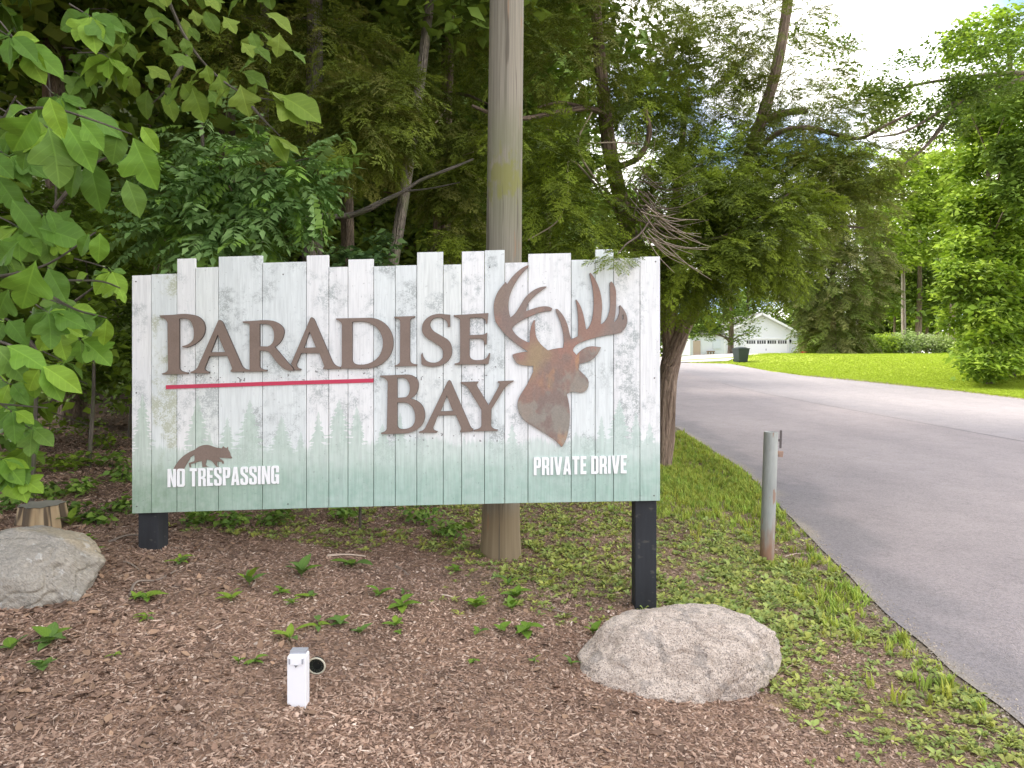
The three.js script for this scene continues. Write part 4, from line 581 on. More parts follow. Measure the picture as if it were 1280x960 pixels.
// fill an ellipsoid with tufts that point outwards; c is a point of the scene, rx, ry, rz metres
function blob(list, r, c, rx, ry, rz, n, size, cols, o = {}) {
  for (let i = 0; i < n; i++) {
    let x, y, z, l; do { x = r() * 2 - 1; y = r() * 2 - 1; z = r() * 2 - 1; l = Math.hypot(x, y, z); } while (l > 1 || l < 1e-3 || r() > 0.25 + 0.75 * l);
    const p = V(c.x + x * rx, c.y + y * ry, c.z + z * rz), s = size * (0.7 + 0.6 * r());
    if (o.gap && fbm3(p.x * o.gap, p.y * o.gap, p.z * o.gap, 2) < (o.cut ?? -0.06)) continue;
    if (o.keep && !o.keep(p)) continue;
    if (o.out) { const d = V(x / l + (r() - 0.5) * 0.9, (y / l) * 0.5 + (o.droop ?? -0.25) + (r() - 0.5) * 0.7, z / l + (r() - 0.5) * 0.9).normalize(); const up = V((r() - 0.5) * 0.8, 1, (r() - 0.5) * 0.8), zz = V().crossVectors(d, up).normalize(), yy = V().crossVectors(zz, d); QX.setFromRotationMatrix(new THREE.Matrix4().makeBasis(d, yy, zz)); }
    else { EU.set((r() - 0.5) * 0.9, r() * 6.283, (r() - 0.5) * 0.9); QX.setFromEuler(EU); }
    const q = cols[Math.floor(r() * cols.length)], k = 0.75 + 0.5 * r();
    list.push({ m: new THREE.Matrix4().compose(p, QX, V(s, s, s)), c: lin(q[0] * k, q[1] * k, q[2] * k) });
  }
}
function crown(t, geos, mat, list, name = 'crown') { const inv = new THREE.Matrix4().makeTranslation(-t.position.x, -t.position.y, -t.position.z); list.forEach((e) => e.m.premultiply(inv)); geos.forEach((g, i) => inst(name, g, mat, list.filter((_, j) => j % geos.length === i), t)); }
const rel = (t, pts) => pts.map((p) => p.clone().sub(t.position));
const px3 = (a) => a.map((p) => P(...p));
const limb = (t, name, pts, r0, r1, mat, sides = 8, rough = 0.12) => part(name, tube(rel(t, pts), r0, r1, sides, undefined, rough, r0 * 50 + pts[0].x), mat, t);
const MID = [[0.19, 0.29, 0.032], [0.25, 0.36, 0.038], [0.16, 0.245, 0.03]], BRIGHT = [[0.36, 0.48, 0.05], [0.42, 0.54, 0.07], [0.29, 0.40, 0.045]], CEDAR = [[0.19, 0.25, 0.026], [0.26, 0.33, 0.03], [0.14, 0.185, 0.03], [0.31, 0.40, 0.04]], OLDCEDAR = [[0.16, 0.205, 0.03], [0.20, 0.245, 0.035], [0.23, 0.24, 0.05], [0.25, 0.31, 0.04]], OAK = [[0.175, 0.27, 0.035], [0.215, 0.31, 0.035], [0.15, 0.235, 0.035]], BROWNISH = [[0.18, 0.19, 0.055], [0.15, 0.18, 0.04], [0.20, 0.20, 0.07], [0.16, 0.22, 0.04]];

// ---------------------------------------------------------------- the red cedar beside the sign
{
  const r = rng(101), at = V((826 - 640) / F * 11.5, 0, -11.5); at.y = H(at.x, 11.5) - 0.1;
  const t = thing('red_cedar', 'forked red cedar with shaggy reddish bark and dead twigs, right of the sign', 'tree', at);
  limb(t, 'trunk', [at, ...px3([[833, 490, 11.45], [840, 430, 11.4], [834, 385, 11.2], [812, 335, 10.8], [788, 295, 10.4], [774, 240, 10], [761, 180, 9.8], [753, 105, 9.6], [745, 0, 9.4], [742, -90, 9.3]])], 0.185, 0.06, cedarBark, 14, 0.22);
  limb(t, 'trunk', px3([[836, 455, 11.4], [852, 415, 11.2], [872, 372, 11], [886, 335, 10.8], [906, 270, 10.8], [930, 212, 11], [952, 150, 11], [972, 80, 11], [985, 0, 11], [990, -80, 11]]), 0.14, 0.07, cedarBark, 12, 0.2);
  limb(t, 'trunk', px3([[838, 440, 11.45], [830, 395, 11.6], [836, 340, 11.7], [842, 270, 11.8], [850, 200, 11.8], [860, 110, 12]]), 0.10, 0.05, cedarBark, 10, 0.2);
  for (const [pts, a, b] of [
    [[[768, 152, 9.8], [738, 136, 9.4], [690, 142, 9], [650, 148, 8.7], [612, 141, 8.5], [590, 132, 8.4]], 0.045, 0.02], [[[735, 136, 9.4], [700, 128, 9.2], [672, 134, 9.1]], 0.03, 0.012], [[[770, 210, 9.9], [800, 195, 9.6], [812, 165, 9.4], [806, 135, 9.3]], 0.05, 0.03],
    [[[938, 195, 11], [975, 165, 10.3], [1010, 160, 9.8], [1045, 168, 9.5], [1075, 173, 9.2], [1105, 158, 8.9], [1140, 140, 8.7]], 0.045, 0.015], [[[955, 150, 11], [985, 140, 10.8], [1010, 139, 10.7]], 0.07, 0.045], [[[960, 190, 11], [1000, 198, 10.5], [1040, 205, 10.2], [1090, 195, 10]], 0.035, 0.015], [[[925, 225, 11], [960, 235, 10.8], [985, 215, 10.6], [1020, 205, 10.4]], 0.04, 0.015],
    [[[792, 270, 10.4], [830, 290, 10], [863, 298, 9.7], [900, 297, 9.5], [935, 278, 9.3], [975, 250, 9.1], [1010, 225, 9]], 0.035, 0.012], [[[785, 285, 10.3], [800, 270, 9.9], [812, 250, 9.6], [815, 222, 9.5]], 0.05, 0.02], [[[900, 290, 10.8], [940, 300, 10.3], [985, 290, 10], [1030, 282, 9.7], [1080, 285, 9.5]], 0.035, 0.012],
    [[[778, 255, 10.1], [745, 225, 9.3], [722, 180, 9], [740, 140, 8.8]], 0.018, 0.01], [[[775, 270, 10.2], [712, 200, 9.2], [709, 245, 9], [698, 275, 8.9], [660, 300, 8.7]], 0.016, 0.008], [[[800, 180, 9.6], [770, 178, 9.3], [720, 180, 9.1]], 0.014, 0.007]]) limb(t, 'limb', px3(pts), a, b, a > 0.025 ? cedarBark : paleTwig, 7);
  const tw = []; for (let i = 0; i < 30; i++) { const a = [786 + 24 * r(), 215 + 70 * r(), 8.5 + 0.5 * r()], go = r() < 0.55; const L = 25 + 70 * r(), th = go ? 0.35 + 0.35 * r() : -2.2 + 3.5 * r(); const b = [a[0] + Math.cos(th) * L, a[1] + Math.sin(th) * L, a[2] - 0.9 * r()], m = [(a[0] + b[0]) / 2 + 8 * (r() - 0.5), (a[1] + b[1]) / 2 + 8 + 6 * r(), (a[2] + b[2]) / 2]; tw.push(tube(rel(t, px3([a, m, b])), 0.007, 0.0025, 4, 5)); }
  meta(part('dead_twig', mergeGeometries(tw), deadTwig, t), null, null, null, 'stuff');
  const pt = []; for (let i = 0; i < 20; i++) { const a = [800 + 30 * r(), 255 + 45 * r(), 8.35], th = 0.05 + 0.9 * r(), L = 40 + 45 * r(); pt.push(tube(rel(t, px3([a, [a[0] + Math.cos(th) * L * 0.5, a[1] + Math.sin(th) * L * 0.5 + 5, 8.3], [a[0] + Math.cos(th) * L, a[1] + Math.sin(th) * L, 8.2 + 0.3 * r()]])), 0.009, 0.003, 4, 5)); }
  meta(part('dead_twig', mergeGeometries(pt), paleTwig, t), null, null, null, 'stuff');
  const L = []; const s = (px, py, rx, ry, D, dz, n, cols = CEDAR, size = 0.36, o = {}) => blob(L, r, P(px, py, D), rx * D / F, ry * D / F, dz, n, size, cols, { out: true, droop: -0.32, gap: 1.6, cut: -0.10, ...o });
  for (const a of [[690, 190, 50, 32, 9, 0.7, 150], [715, 215, 45, 45, 9.2, 0.8, 170], [690, 255, 45, 40, 9, 0.7, 170], [730, 300, 50, 28, 8.7, 0.7, 170], [680, 305, 45, 25, 8.6, 0.6, 150], [748, 265, 30, 35, 9.2, 0.6, 90], [675, 165, 45, 20, 8.8, 0.5, 80], [640, 175, 30, 20, 8.4, 0.4, 50], [800, 205, 28, 22, 9.2, 0.5, 70], [800, 130, 36, 28, 9.6, 0.7, 90], [850, 150, 36, 40, 10, 0.9, 130], [880, 185, 42, 34, 10.2, 0.9, 170], [905, 215, 48, 40, 10, 0.9, 220], [850, 245, 45, 38, 9.6, 0.8, 190], [900, 265, 55, 34, 9.5, 0.8, 240], [945, 245, 45, 34, 9.5, 0.8, 190], [850, 330, 40, 30, 9.4, 0.7, 160], [895, 320, 50, 32, 9.4, 0.8, 220], [945, 300, 50, 35, 9.4, 0.8, 220], [985, 270, 45, 30, 9.2, 0.7, 170], [790, 325, 36, 20, 9.8, 0.5, 90], [868, 355, 42, 20, 9.8, 0.7, 130], [925, 340, 42, 24, 9.8, 0.7, 150], [830, 365, 26, 25, 10.8, 0.5, 60], [975, 330, 38, 34, 10, 0.7, 130]]) s(...a);
  for (const a of [[1000, 215, 50, 16, 9.8, 0.7, 110], [1040, 225, 45, 18, 9.8, 0.6, 110], [1085, 200, 34, 18, 9.4, 0.6, 80], [1050, 180, 40, 14, 9.6, 0.6, 55], [975, 190, 36, 22, 10.4, 0.6, 70], [930, 140, 34, 26, 10.8, 0.7, 70], [985, 125, 40, 13, 10.6, 0.6, 45], [895, 125, 34, 20, 10.6, 0.8, 60], [1020, 250, 52, 20, 9.8, 0.7, 120], [1070, 260, 40, 22, 9.8, 0.7, 90], [940, 175, 26, 20, 10.8, 0.5, 40], [1030, 150, 26, 9, 9.8, 0.4, 22], [1095, 165, 18, 12, 9.2, 0.4, 22], [1000, 140, 44, 14, 10.4, 0.6, 70], [940, 125, 40, 18, 10.8, 0.6, 70], [1060, 140, 30, 14, 9.6, 0.5, 50], [1010, 185, 50, 14, 10, 0.6, 80], [880, 150, 40, 20, 10.6, 0.7, 70]]) s(...a, OLDCEDAR, 0.34);
  for (const a of [[640, 60, 60, 60, 9, 0.9, 170], [720, 70, 60, 55, 9.2, 0.9, 180], [800, 50, 60, 50, 9.6, 1, 210], [880, 60, 60, 50, 10.5, 1, 210], [960, 60, 60, 45, 11, 1, 170], [820, 110, 40, 24, 10, 0.8, 80], [1010, 90, 40, 20, 10.8, 0.7, 50], [700, -30, 90, 40, 9.3, 1, 160], [880, -30, 110, 50, 10.5, 1.2, 220]]) s(...a, OLDCEDAR, 0.38);
  blob(L, r, P(768, 321, 4.37), 0.09, 0.035, 0.05, 26, 0.12, CEDAR, { out: true, droop: -0.2 });
  limb(t, 'limb', px3([[815, 270, 9.3], [806, 285, 7.5], [795, 297, 5.6], [782, 306, 4.7], [772, 318, 4.4]]), 0.012, 0.003, cedarBark, 6);
  crown(t, SPRAYS, needle, L);
}
{ // the darker cedar left of the pole
  const r = rng(202), D0 = 10.5, at = V((548 - 640) / F * D0, 0, -D0); at.y = H(at.x, D0) - 0.1;
  const t = thing('red_cedar', 'dark drooping red cedar left of the utility pole, behind the sign', 'tree', at);
  limb(t, 'trunk', [at, ...px3([[548, 400, 10.5], [552, 260, 10.5], [558, 120, 10.5], [560, 0, 10.5], [560, -100, 10.5]])], 0.14, 0.07, cedarBark, 10, 0.2);
  for (const [pts, a, b] of [[[[545, 215, 10.4], [570, 205, 9.6], [590, 199, 8.6]], 0.022, 0.009], [[[552, 200, 10.4], [575, 205, 9.2], [578, 195, 8.8], [592, 190, 8.6]], 0.014, 0.006], [[[552, 120, 10.4], [555, 140, 9.4], [530, 168, 9], [520, 175, 8.9]], 0.018, 0.007], [[[554, 160, 10.4], [500, 140, 9.8], [450, 135, 9.3], [400, 150, 9]], 0.04, 0.012], [[[552, 240, 10.4], [520, 245, 9.8], [480, 240, 9.3]], 0.03, 0.01], [[[556, 120, 10.4], [580, 118, 9.6], [610, 130, 8.9]], 0.035, 0.012]]) limb(t, 'limb', px3(pts), a, b, a > 0.025 ? cedarBark : paleTwig, 7);
  const L = []; const s = (px, py, rx, ry, D, dz, n, cols = OLDCEDAR, size = 0.36) => blob(L, r, P(px, py, D), rx * D / F, ry * D / F, dz, n, size, cols, { out: true, droop: -0.4, gap: 1.5, cut: -0.09 });
  for (const a of [[400, 150, 45, 24, 9.2, 0.7, 130], [450, 150, 50, 28, 9.3, 0.7, 170], [500, 165, 50, 30, 9.4, 0.7, 180], [550, 170, 48, 32, 9.4, 0.7, 180], [590, 165, 34, 30, 9, 0.6, 120], [460, 190, 45, 22, 9.3, 0.6, 130], [520, 205, 42, 22, 9.3, 0.6, 130], [575, 230, 34, 28, 9.2, 0.6, 120], [545, 225, 40, 20, 9.6, 0.6, 90], [590, 275, 28, 20, 9.4, 0.6, 70], [585, 305, 30, 12, 9.2, 0.5, 50], [500, 130, 90, 16, 9.4, 0.8, 150], [395, 150, 34, 30, 7.3, 0.4, 110], [460, 160, 42, 42, 7.2, 0.4, 230], [480, 120, 50, 30, 7.2, 0.4, 150], [385, 215, 26, 26, 7.2, 0.4, 60], [300, 70, 70, 40, 7.6, 0.6, 150], [420, 70, 70, 50, 7.6, 0.6, 220], [330, 165, 30, 20, 7.6, 0.4, 40], [440, 60, 80, 60, 9.8, 1, 260], [540, 60, 80, 60, 9.8, 1, 260], [490, -30, 120, 40, 10, 1.2, 240]]) s(...a);
  for (const a of [[575, 298, 36, 10, 8.8, 0.4, 55], [500, 185, 30, 12, 8.9, 0.4, 45], [440, 165, 34, 12, 8.8, 0.4, 45], [550, 195, 30, 12, 8.9, 0.4, 40]]) s(...a, CEDAR, 0.32);
  crown(t, SPRAYS, needle, L);
}
{ // bare crooked dead limb above the sign's left half
  const at = P(312, 277, 7.2), t = thing('dead_branch', 'long crooked bare branch reaching across the dark wood above the sign', 'branch', at);
  part('limb', tube(rel(t, px3([[296, 266, 7.3], [312, 276, 7.2], [345, 274, 7.1], [400, 271, 7], [436, 269, 7], [458, 262, 6.95], [480, 251, 6.9], [505, 239, 6.9], [524, 226, 6.9], [560, 212, 6.9], [592, 199, 6.95]])), 0.044, 0.010, 9, 60, 0.3), bark2, t);
  part('knot', new THREE.IcosahedronGeometry(0.06, 3).scale(1, 1.2, 0.9), bark2, t); part('side_twig', tube(rel(t, px3([[505, 239, 6.9], [535, 236, 6.8], [575, 228, 6.7]])), 0.012, 0.005, 6), bark2, t);
}
// ---------------------------------------------------------------- the deciduous wood on the left
function tree(name, label, group, px, D, top, r0, bark, lean, seed, crowns, geos, cols, size, o = {}) {
  const r = rng(seed), X = (px - 640) / F * D; if (o.z !== undefined) D = -o.z; const at = V(X, H(X, D) - 0.15, -D), t = thing(name, label, o.cat ?? 'tree', at, group), tp = V(X + lean * top, at.y + top, -D + (r() - 0.5));
  const mid = at.clone().lerp(tp, 0.5).add(V((r() - 0.5) * 0.06 * top, 0, (r() - 0.5) * 0.05 * top)); limb(t, 'trunk', [at, mid, tp], r0, r0 * 0.35, bark, 10, 0.12);
  const L = []; for (const [cx, cy, cz, rx, ry, rz, n] of crowns) { const c = V(X + cx, at.y + cy, -D + cz); blob(L, r, c, rx, ry, rz, n, size, cols, { gap: o.gap ?? 0.9, cut: o.cut ?? -0.12, out: o.out, droop: o.droop, keep: o.keep }); if (r0 > 0.02) limb(t, 'limb', [at.clone().lerp(tp, clamp((cy - 0.4 * Math.hypot(cx, cz)) / top, 0.25, 0.95)), c.clone().add(V(0, -0.2 * ry, 0))], r0 * 0.32, r0 * 0.1, bark, 6); }
  crown(t, geos, o.mat ?? foliage, L); return t;
}
const notSign = (p) => { const D = -p.z, x = 640 + p.x / D * F, y = HORIZON - (p.y - EYE) / D * F; return !((D < 4.75 && x > 166 && y > 318) || (D > 4.2 && D < 4.75 && x > 158)); };
for (const [px, D, r0, bk, lean, label] of [[92, 9.5, 0.19, bark1, 0.01, 'thick dark tree trunk at the upper left behind the large near leaves'], [304, 8.2, 0.085, bark3, -0.02, 'straight pale grey trunk behind the bright leaves at the upper left'], [388, 7.8, 0.125, bark2, 0.0, 'dark furrowed trunk behind the crooked bare branch'], [446, 8, 0.08, bark2, 0.10, 'smooth leaning grey-brown trunk right of the furrowed one'], [235, 14, 0.14, bark2, 0.02, 'brown trunk half hidden among leaves above the second plank']]) {
  const crowns = []; const r = rng(px); for (let i = 0; i < 9; i++) crowns.push([(r() - 0.5) * 5, 5.5 + 5 * r(), (r() - 0.5) * 5, 1.3 + r(), 0.7 + 0.5 * r(), 1.3 + r(), 150]);
  if (px === 450) crowns.length = 6;
  tree('woodland_tree', label, null, px, D, 11, r0, bk, lean, px + 5, crowns, LEAFY, MID.concat(OAK), 0.8, { cut: -0.05, mat: matte });
}
{ const r = rng(31); for (let i = 0; i < 20; i++) { const px = -420 + 1000 * ((i + 0.5 * r()) / 20), D = 14 + 16 * r(), crowns = []; for (let k = 0; k < 10; k++) crowns.push([(r() - 0.5) * 6, 3 + 9 * r(), (r() - 0.5) * 5, 1.5 + r(), 0.8 + 0.6 * r(), 1.5, 90]); tree('forest_tree', 'tree of the left wood, mostly out of view, added to shade the foreground', 'trees deep in the wood on the left', px, D, 13, 0.10 + 0.12 * r(), [bark1, bark2, bark3][i % 3], (r() - 0.5) * 0.08, 400 + i, crowns, LEAFY, OAK.concat(MID), 1.1, { cut: -0.03, mat: matte }); } }
{ const r = rng(32); for (const [X, D, h] of [[-5.6, 3.2, 11], [-7.5, 5.5, 14], [-6.4, 1.2, 12], [-9.5, 3.5, 15], [-8.6, 8, 15], [-6.2, 7.2, 12], [-8.5, -0.5, 14], [-11, 6.5, 16], [-11.5, 1.2, 16], [-3.2, 13.6, 18], [-1.2, 16, 18], [-4.6, 11.2, 17], [0.8, 17.5, 18], [-6.5, 13, 18], [-2.2, 19, 19]]) { const crowns = []; for (let k = 0; k < 12; k++) crowns.push([(r() - 0.5) * 4.6, 5 + (h - 4.5) * r(), (r() - 0.5) * 4.6, 1.5 + r(), 0.8 + 0.6 * r(), 1.5, 100]); tree('forest_tree', 'tree of the left wood, mostly out of view, added to shade the foreground', 'trees deep in the wood on the left', 640 + X / Math.abs(D) * F, Math.abs(D), h, 0.14, bark1, (r() - 0.5) * 0.05, 450 + Math.round(h * 7 + X), crowns, LEAFY, OAK.concat(MID), 1.1, { cut: -0.05, z: -D, mat: matte }); } }  // extra trees of the wood, added to keep sun off sign and road
{ // dense far wood behind everything on the left
  const r = rng(41), t = thing('far_wood', 'dense dark mass of leaves deep in the wood on the left', 'wood'); t.userData.kind = 'stuff'; const L = [];
  for (let i = 0; i < 150; i++) { const D = 24 + 16 * r(), X = mixn(-1.15 * D, 0.12 * D, r()), y = H(X, D) + 0.4 + 14 * r() ** 1.2; blob(L, r, V(X, y, -D), 2.2, 1.3, 2, 42, 1.7, OAK.concat(MID), {}); }
  for (let i = 0; i < 40; i++) { const D = 9 + 9 * r(), X = mixn(-0.9 * D, -0.02 * D, r()), y = H(X, D) + 0.25 + 0.5 * r(); blob(L, r, V(X, y, -D), 0.9, 0.35, 0.8, 16, 0.6, OAK, { cut: 0, gap: 1 }); }
  crown(t, LEAFY, matte, L, 'leaf_mass');
}
{ // understorey saplings seen over and beside the sign
  const list = [[-30, 6.2, 2.6], [35, 7.6, 3.0], [110, 6.6, 2.2], [160, 8.5, 3.0], [215, 7.5, 2.6], [70, 10, 3.6], [260, 9, 2.4], [330, 8.6, 2.2], [400, 11, 2.2], [-110, 7, 3.2], [140, 11, 4.2], [300, 12, 4.4], [20, 12, 4.4], [510, 12.5, 2.2], [590, 13, 2.6], [-200, 6, 3.4]], r = rng(51);
  list.forEach(([px, D, h], i) => { const c = []; for (let k = 0; k < 7; k++) c.push([(r() - 0.5) * 1.5, h * (0.28 + 0.72 * r()), (r() - 0.5) * 1.3, 0.5 + 0.3 * r(), 0.22 + 0.15 * r(), 0.5, 34]); tree('sapling', 'leafy sapling in the shade of the wood', 'saplings in the shade at the edge of the wood', px, D, h, 0.022, bark2, (r() - 0.5) * 0.12, 500 + i, c, i % 2 ? SMALL : BIGLEAF, OAK.concat(MID), 0.75, { gap: 2, cut: -0.1, keep: notSign }); });
}
{ // several slender stems rising together left of the sign
  const at = G(118, 500, 6), t = thing('stem_clump', 'clump of slender dark stems just left of the sign', 'shrub', at), D = -at.z;
  for (const [a, b, c, r0] of [[106, 118, 104, 0.035], [116, 122, 128, 0.03], [124, 126, 150, 0.02], [112, 112, 116, 0.03], [135, 145, 136, 0.016]]) part('stem', tube(rel(t, [at.clone(), P(a, 450, D), P(b, 380, D - 0.2), P(c, 300, D - 0.3)]), r0, r0 * 0.5, 8, 14, 0.15, a), bark2, t);
  const L = [], r = rng(58); for (const [x, y] of [[100, 420], [140, 440], [90, 340], [145, 350], [120, 310]]) blob(L, r, P(x, y, D - 0.1), 0.35, 0.22, 0.35, 16, 0.55, MID.concat(OAK), { keep: notSign }); crown(t, BIGLEAF, foliage, L);
}
{ // the ash-leaved shrub over the sign's left end
  const r = rng(61), D0 = 6.4, at = V((240 - 640) / F * D0, 0, -D0); at.y = H(at.x, D0);
  const t = thing('ash_sapling', 'sapling with rows of small paired leaflets above the left end of the sign', 'sapling', at), L = [];
  limb(t, 'stem', [at, ...px3([[250, 330, 6.4], [255, 230, 6.4], [250, 120, 6.4]])], 0.035, 0.012, bark2, 8);
  for (const pts of [[[252, 260, 6.4], [300, 235, 6.2], [360, 205, 5.9], [395, 195, 5.8]], [[252, 290, 6.4], [300, 270, 6.1], [370, 250, 5.9]], [[250, 240, 6.4], [225, 215, 6], [200, 200, 5.8]], [[255, 200, 6.4], [290, 180, 6.1], [330, 165, 6]]]) limb(t, 'limb', px3(pts), 0.014, 0.005, bark2, 6);
  const dir = (c) => c;
  for (const [px, py, rx, ry, D, n] of [[230, 215, 45, 24, 6, 46], [290, 215, 46, 26, 5.9, 50], [350, 205, 40, 22, 5.8, 40], [380, 225, 34, 20, 5.8, 30], [250, 255, 50, 24, 5.9, 56], [310, 262, 48, 20, 5.9, 46], [215, 290, 36, 22, 5.9, 40], [270, 295, 46, 20, 5.9, 46], [330, 300, 36, 14, 5.9, 24], [200, 240, 30, 30, 6, 30], [370, 245, 30, 14, 5.8, 16], [260, 165, 50, 20, 6.2, 30], [340, 270, 40, 16, 6, 20]]) blob(L, r, P(px, py, D), rx * D / F, ry * D / F, 0.3, n, 0.34, [[0.23, 0.38, 0.12], [0.19, 0.32, 0.10], [0.28, 0.43, 0.15], [0.25, 0.41, 0.075]], { out: true, droop: -0.15 });
  crown(t, PIN, leafMat(0xffffff, { transmission: 0.3, roughness: 0.45 }), L);
}
{ // broad-leaved sprout looking over the sign between the two trunks
  const r = rng(66), D0 = 5.6, at = V((450 - 640) / F * D0, 0, -D0); at.y = H(at.x, D0);
  const t = thing('sprout', 'broad-leaved shrub looking over the middle of the sign by the leaning trunk', 'shrub', at), L = [];
  limb(t, 'stem', [at, ...px3([[452, 400, 5.6], [456, 320, 5.55]])], 0.012, 0.006, bark2, 6);
  for (const [px, py, rx, ry, n] of [[430, 318, 24, 10, 12], [470, 318, 24, 12, 14], [478, 298, 14, 8, 7], [455, 340, 34, 14, 16]]) blob(L, r, P(px, py, 5.5), rx * 5.5 / F, ry * 5.5 / F, 0.15, n, 0.42, [[0.13, 0.22, 0.06], [0.10, 0.18, 0.06]], {}); crown(t, BIGLEAF, foliage, L);
}
// ---------------------------------------------------------------- near sassafras boughs: every leaf a part
const sassMats = [[0.20, 0.37, 0.045], [0.14, 0.27, 0.04], [0.29, 0.46, 0.05], [0.19, 0.32, 0.06]].map((c) => leafMat(lin(...c), { map: veinTex, transmission: 0.34, roughness: 0.5 }));
function lobed(kind, seed) {   // outline of an oval, mitten or three-lobed leaf, one unit long, domed and folded on its midrib
  const k = rng(seed), s = new THREE.Shape(), w = 0.24 + 0.05 * k(); s.moveTo(0, 0);
  const edge = (m, lobe) => lobe ? [[0.12, 0.05 * m], [0.3, 0.18 * m], [0.47, 0.36 * m], [0.62, 0.42 * m], [0.67, 0.34 * m], [0.52, 0.17 * m], [0.58, 0.17 * m], [0.75, 0.22 * m], [0.9, 0.13 * m]] : [[0.12, 0.09 * m], [0.3, w * 0.85 * m], [0.5, w * m], [0.7, w * 0.86 * m], [0.87, w * 0.45 * m]];
  const up = edge(1, kind > 0), dn = edge(-1, kind > 1).reverse(); s.splineThru([...up, [1, 0]].map((p) => new THREE.Vector2(...p))); s.splineThru([...dn, [0, 0]].map((p) => new THREE.Vector2(...p)));
  const g0 = new THREE.ShapeGeometry(s, 3), p0 = g0.attributes.position, out = []; const pts = s.getPoints(3);   // rebuilt as a fan of strips from the midrib so that it can bend
  const pos = [], uv = [], idx = [], N = pts.length; const bend = 0.25 + 0.35 * k(), fold = 0.15 + 0.3 * k(), twist = (k() - 0.5) * 0.5;
  const put = (x, z) => { const y = fold * Math.abs(z) - bend * x * x * 0.6 + 0.02 * Math.sin(x * 14 + z * 5) * Math.abs(z) * 6 + twist * z * x; pos.push(x, y, z); uv.push(x, 0.5 + z * 1.1); };
  for (let i = 0; i < N; i++) { const x = pts[i].x, z = pts[i].y; put(x, z); put(mixn(clamp(x, 0, 1), x, 0.5), z * 0.5); put(clamp(x * 0.92 + 0.03, 0, 1), 0); }
  for (let i = 0; i < N - 1; i++) { const a = i * 3, b = a + 3; idx.push(a, b, a + 1, b, b + 1, a + 1, a + 1, b + 1, a + 2, b + 1, b + 2, a + 2); }
  return geoFrom(pos, uv, idx);
}
const LOBED = []; for (let i = 0; i < 12; i++) LOBED.push(lobed(i % 3, 900 + i));
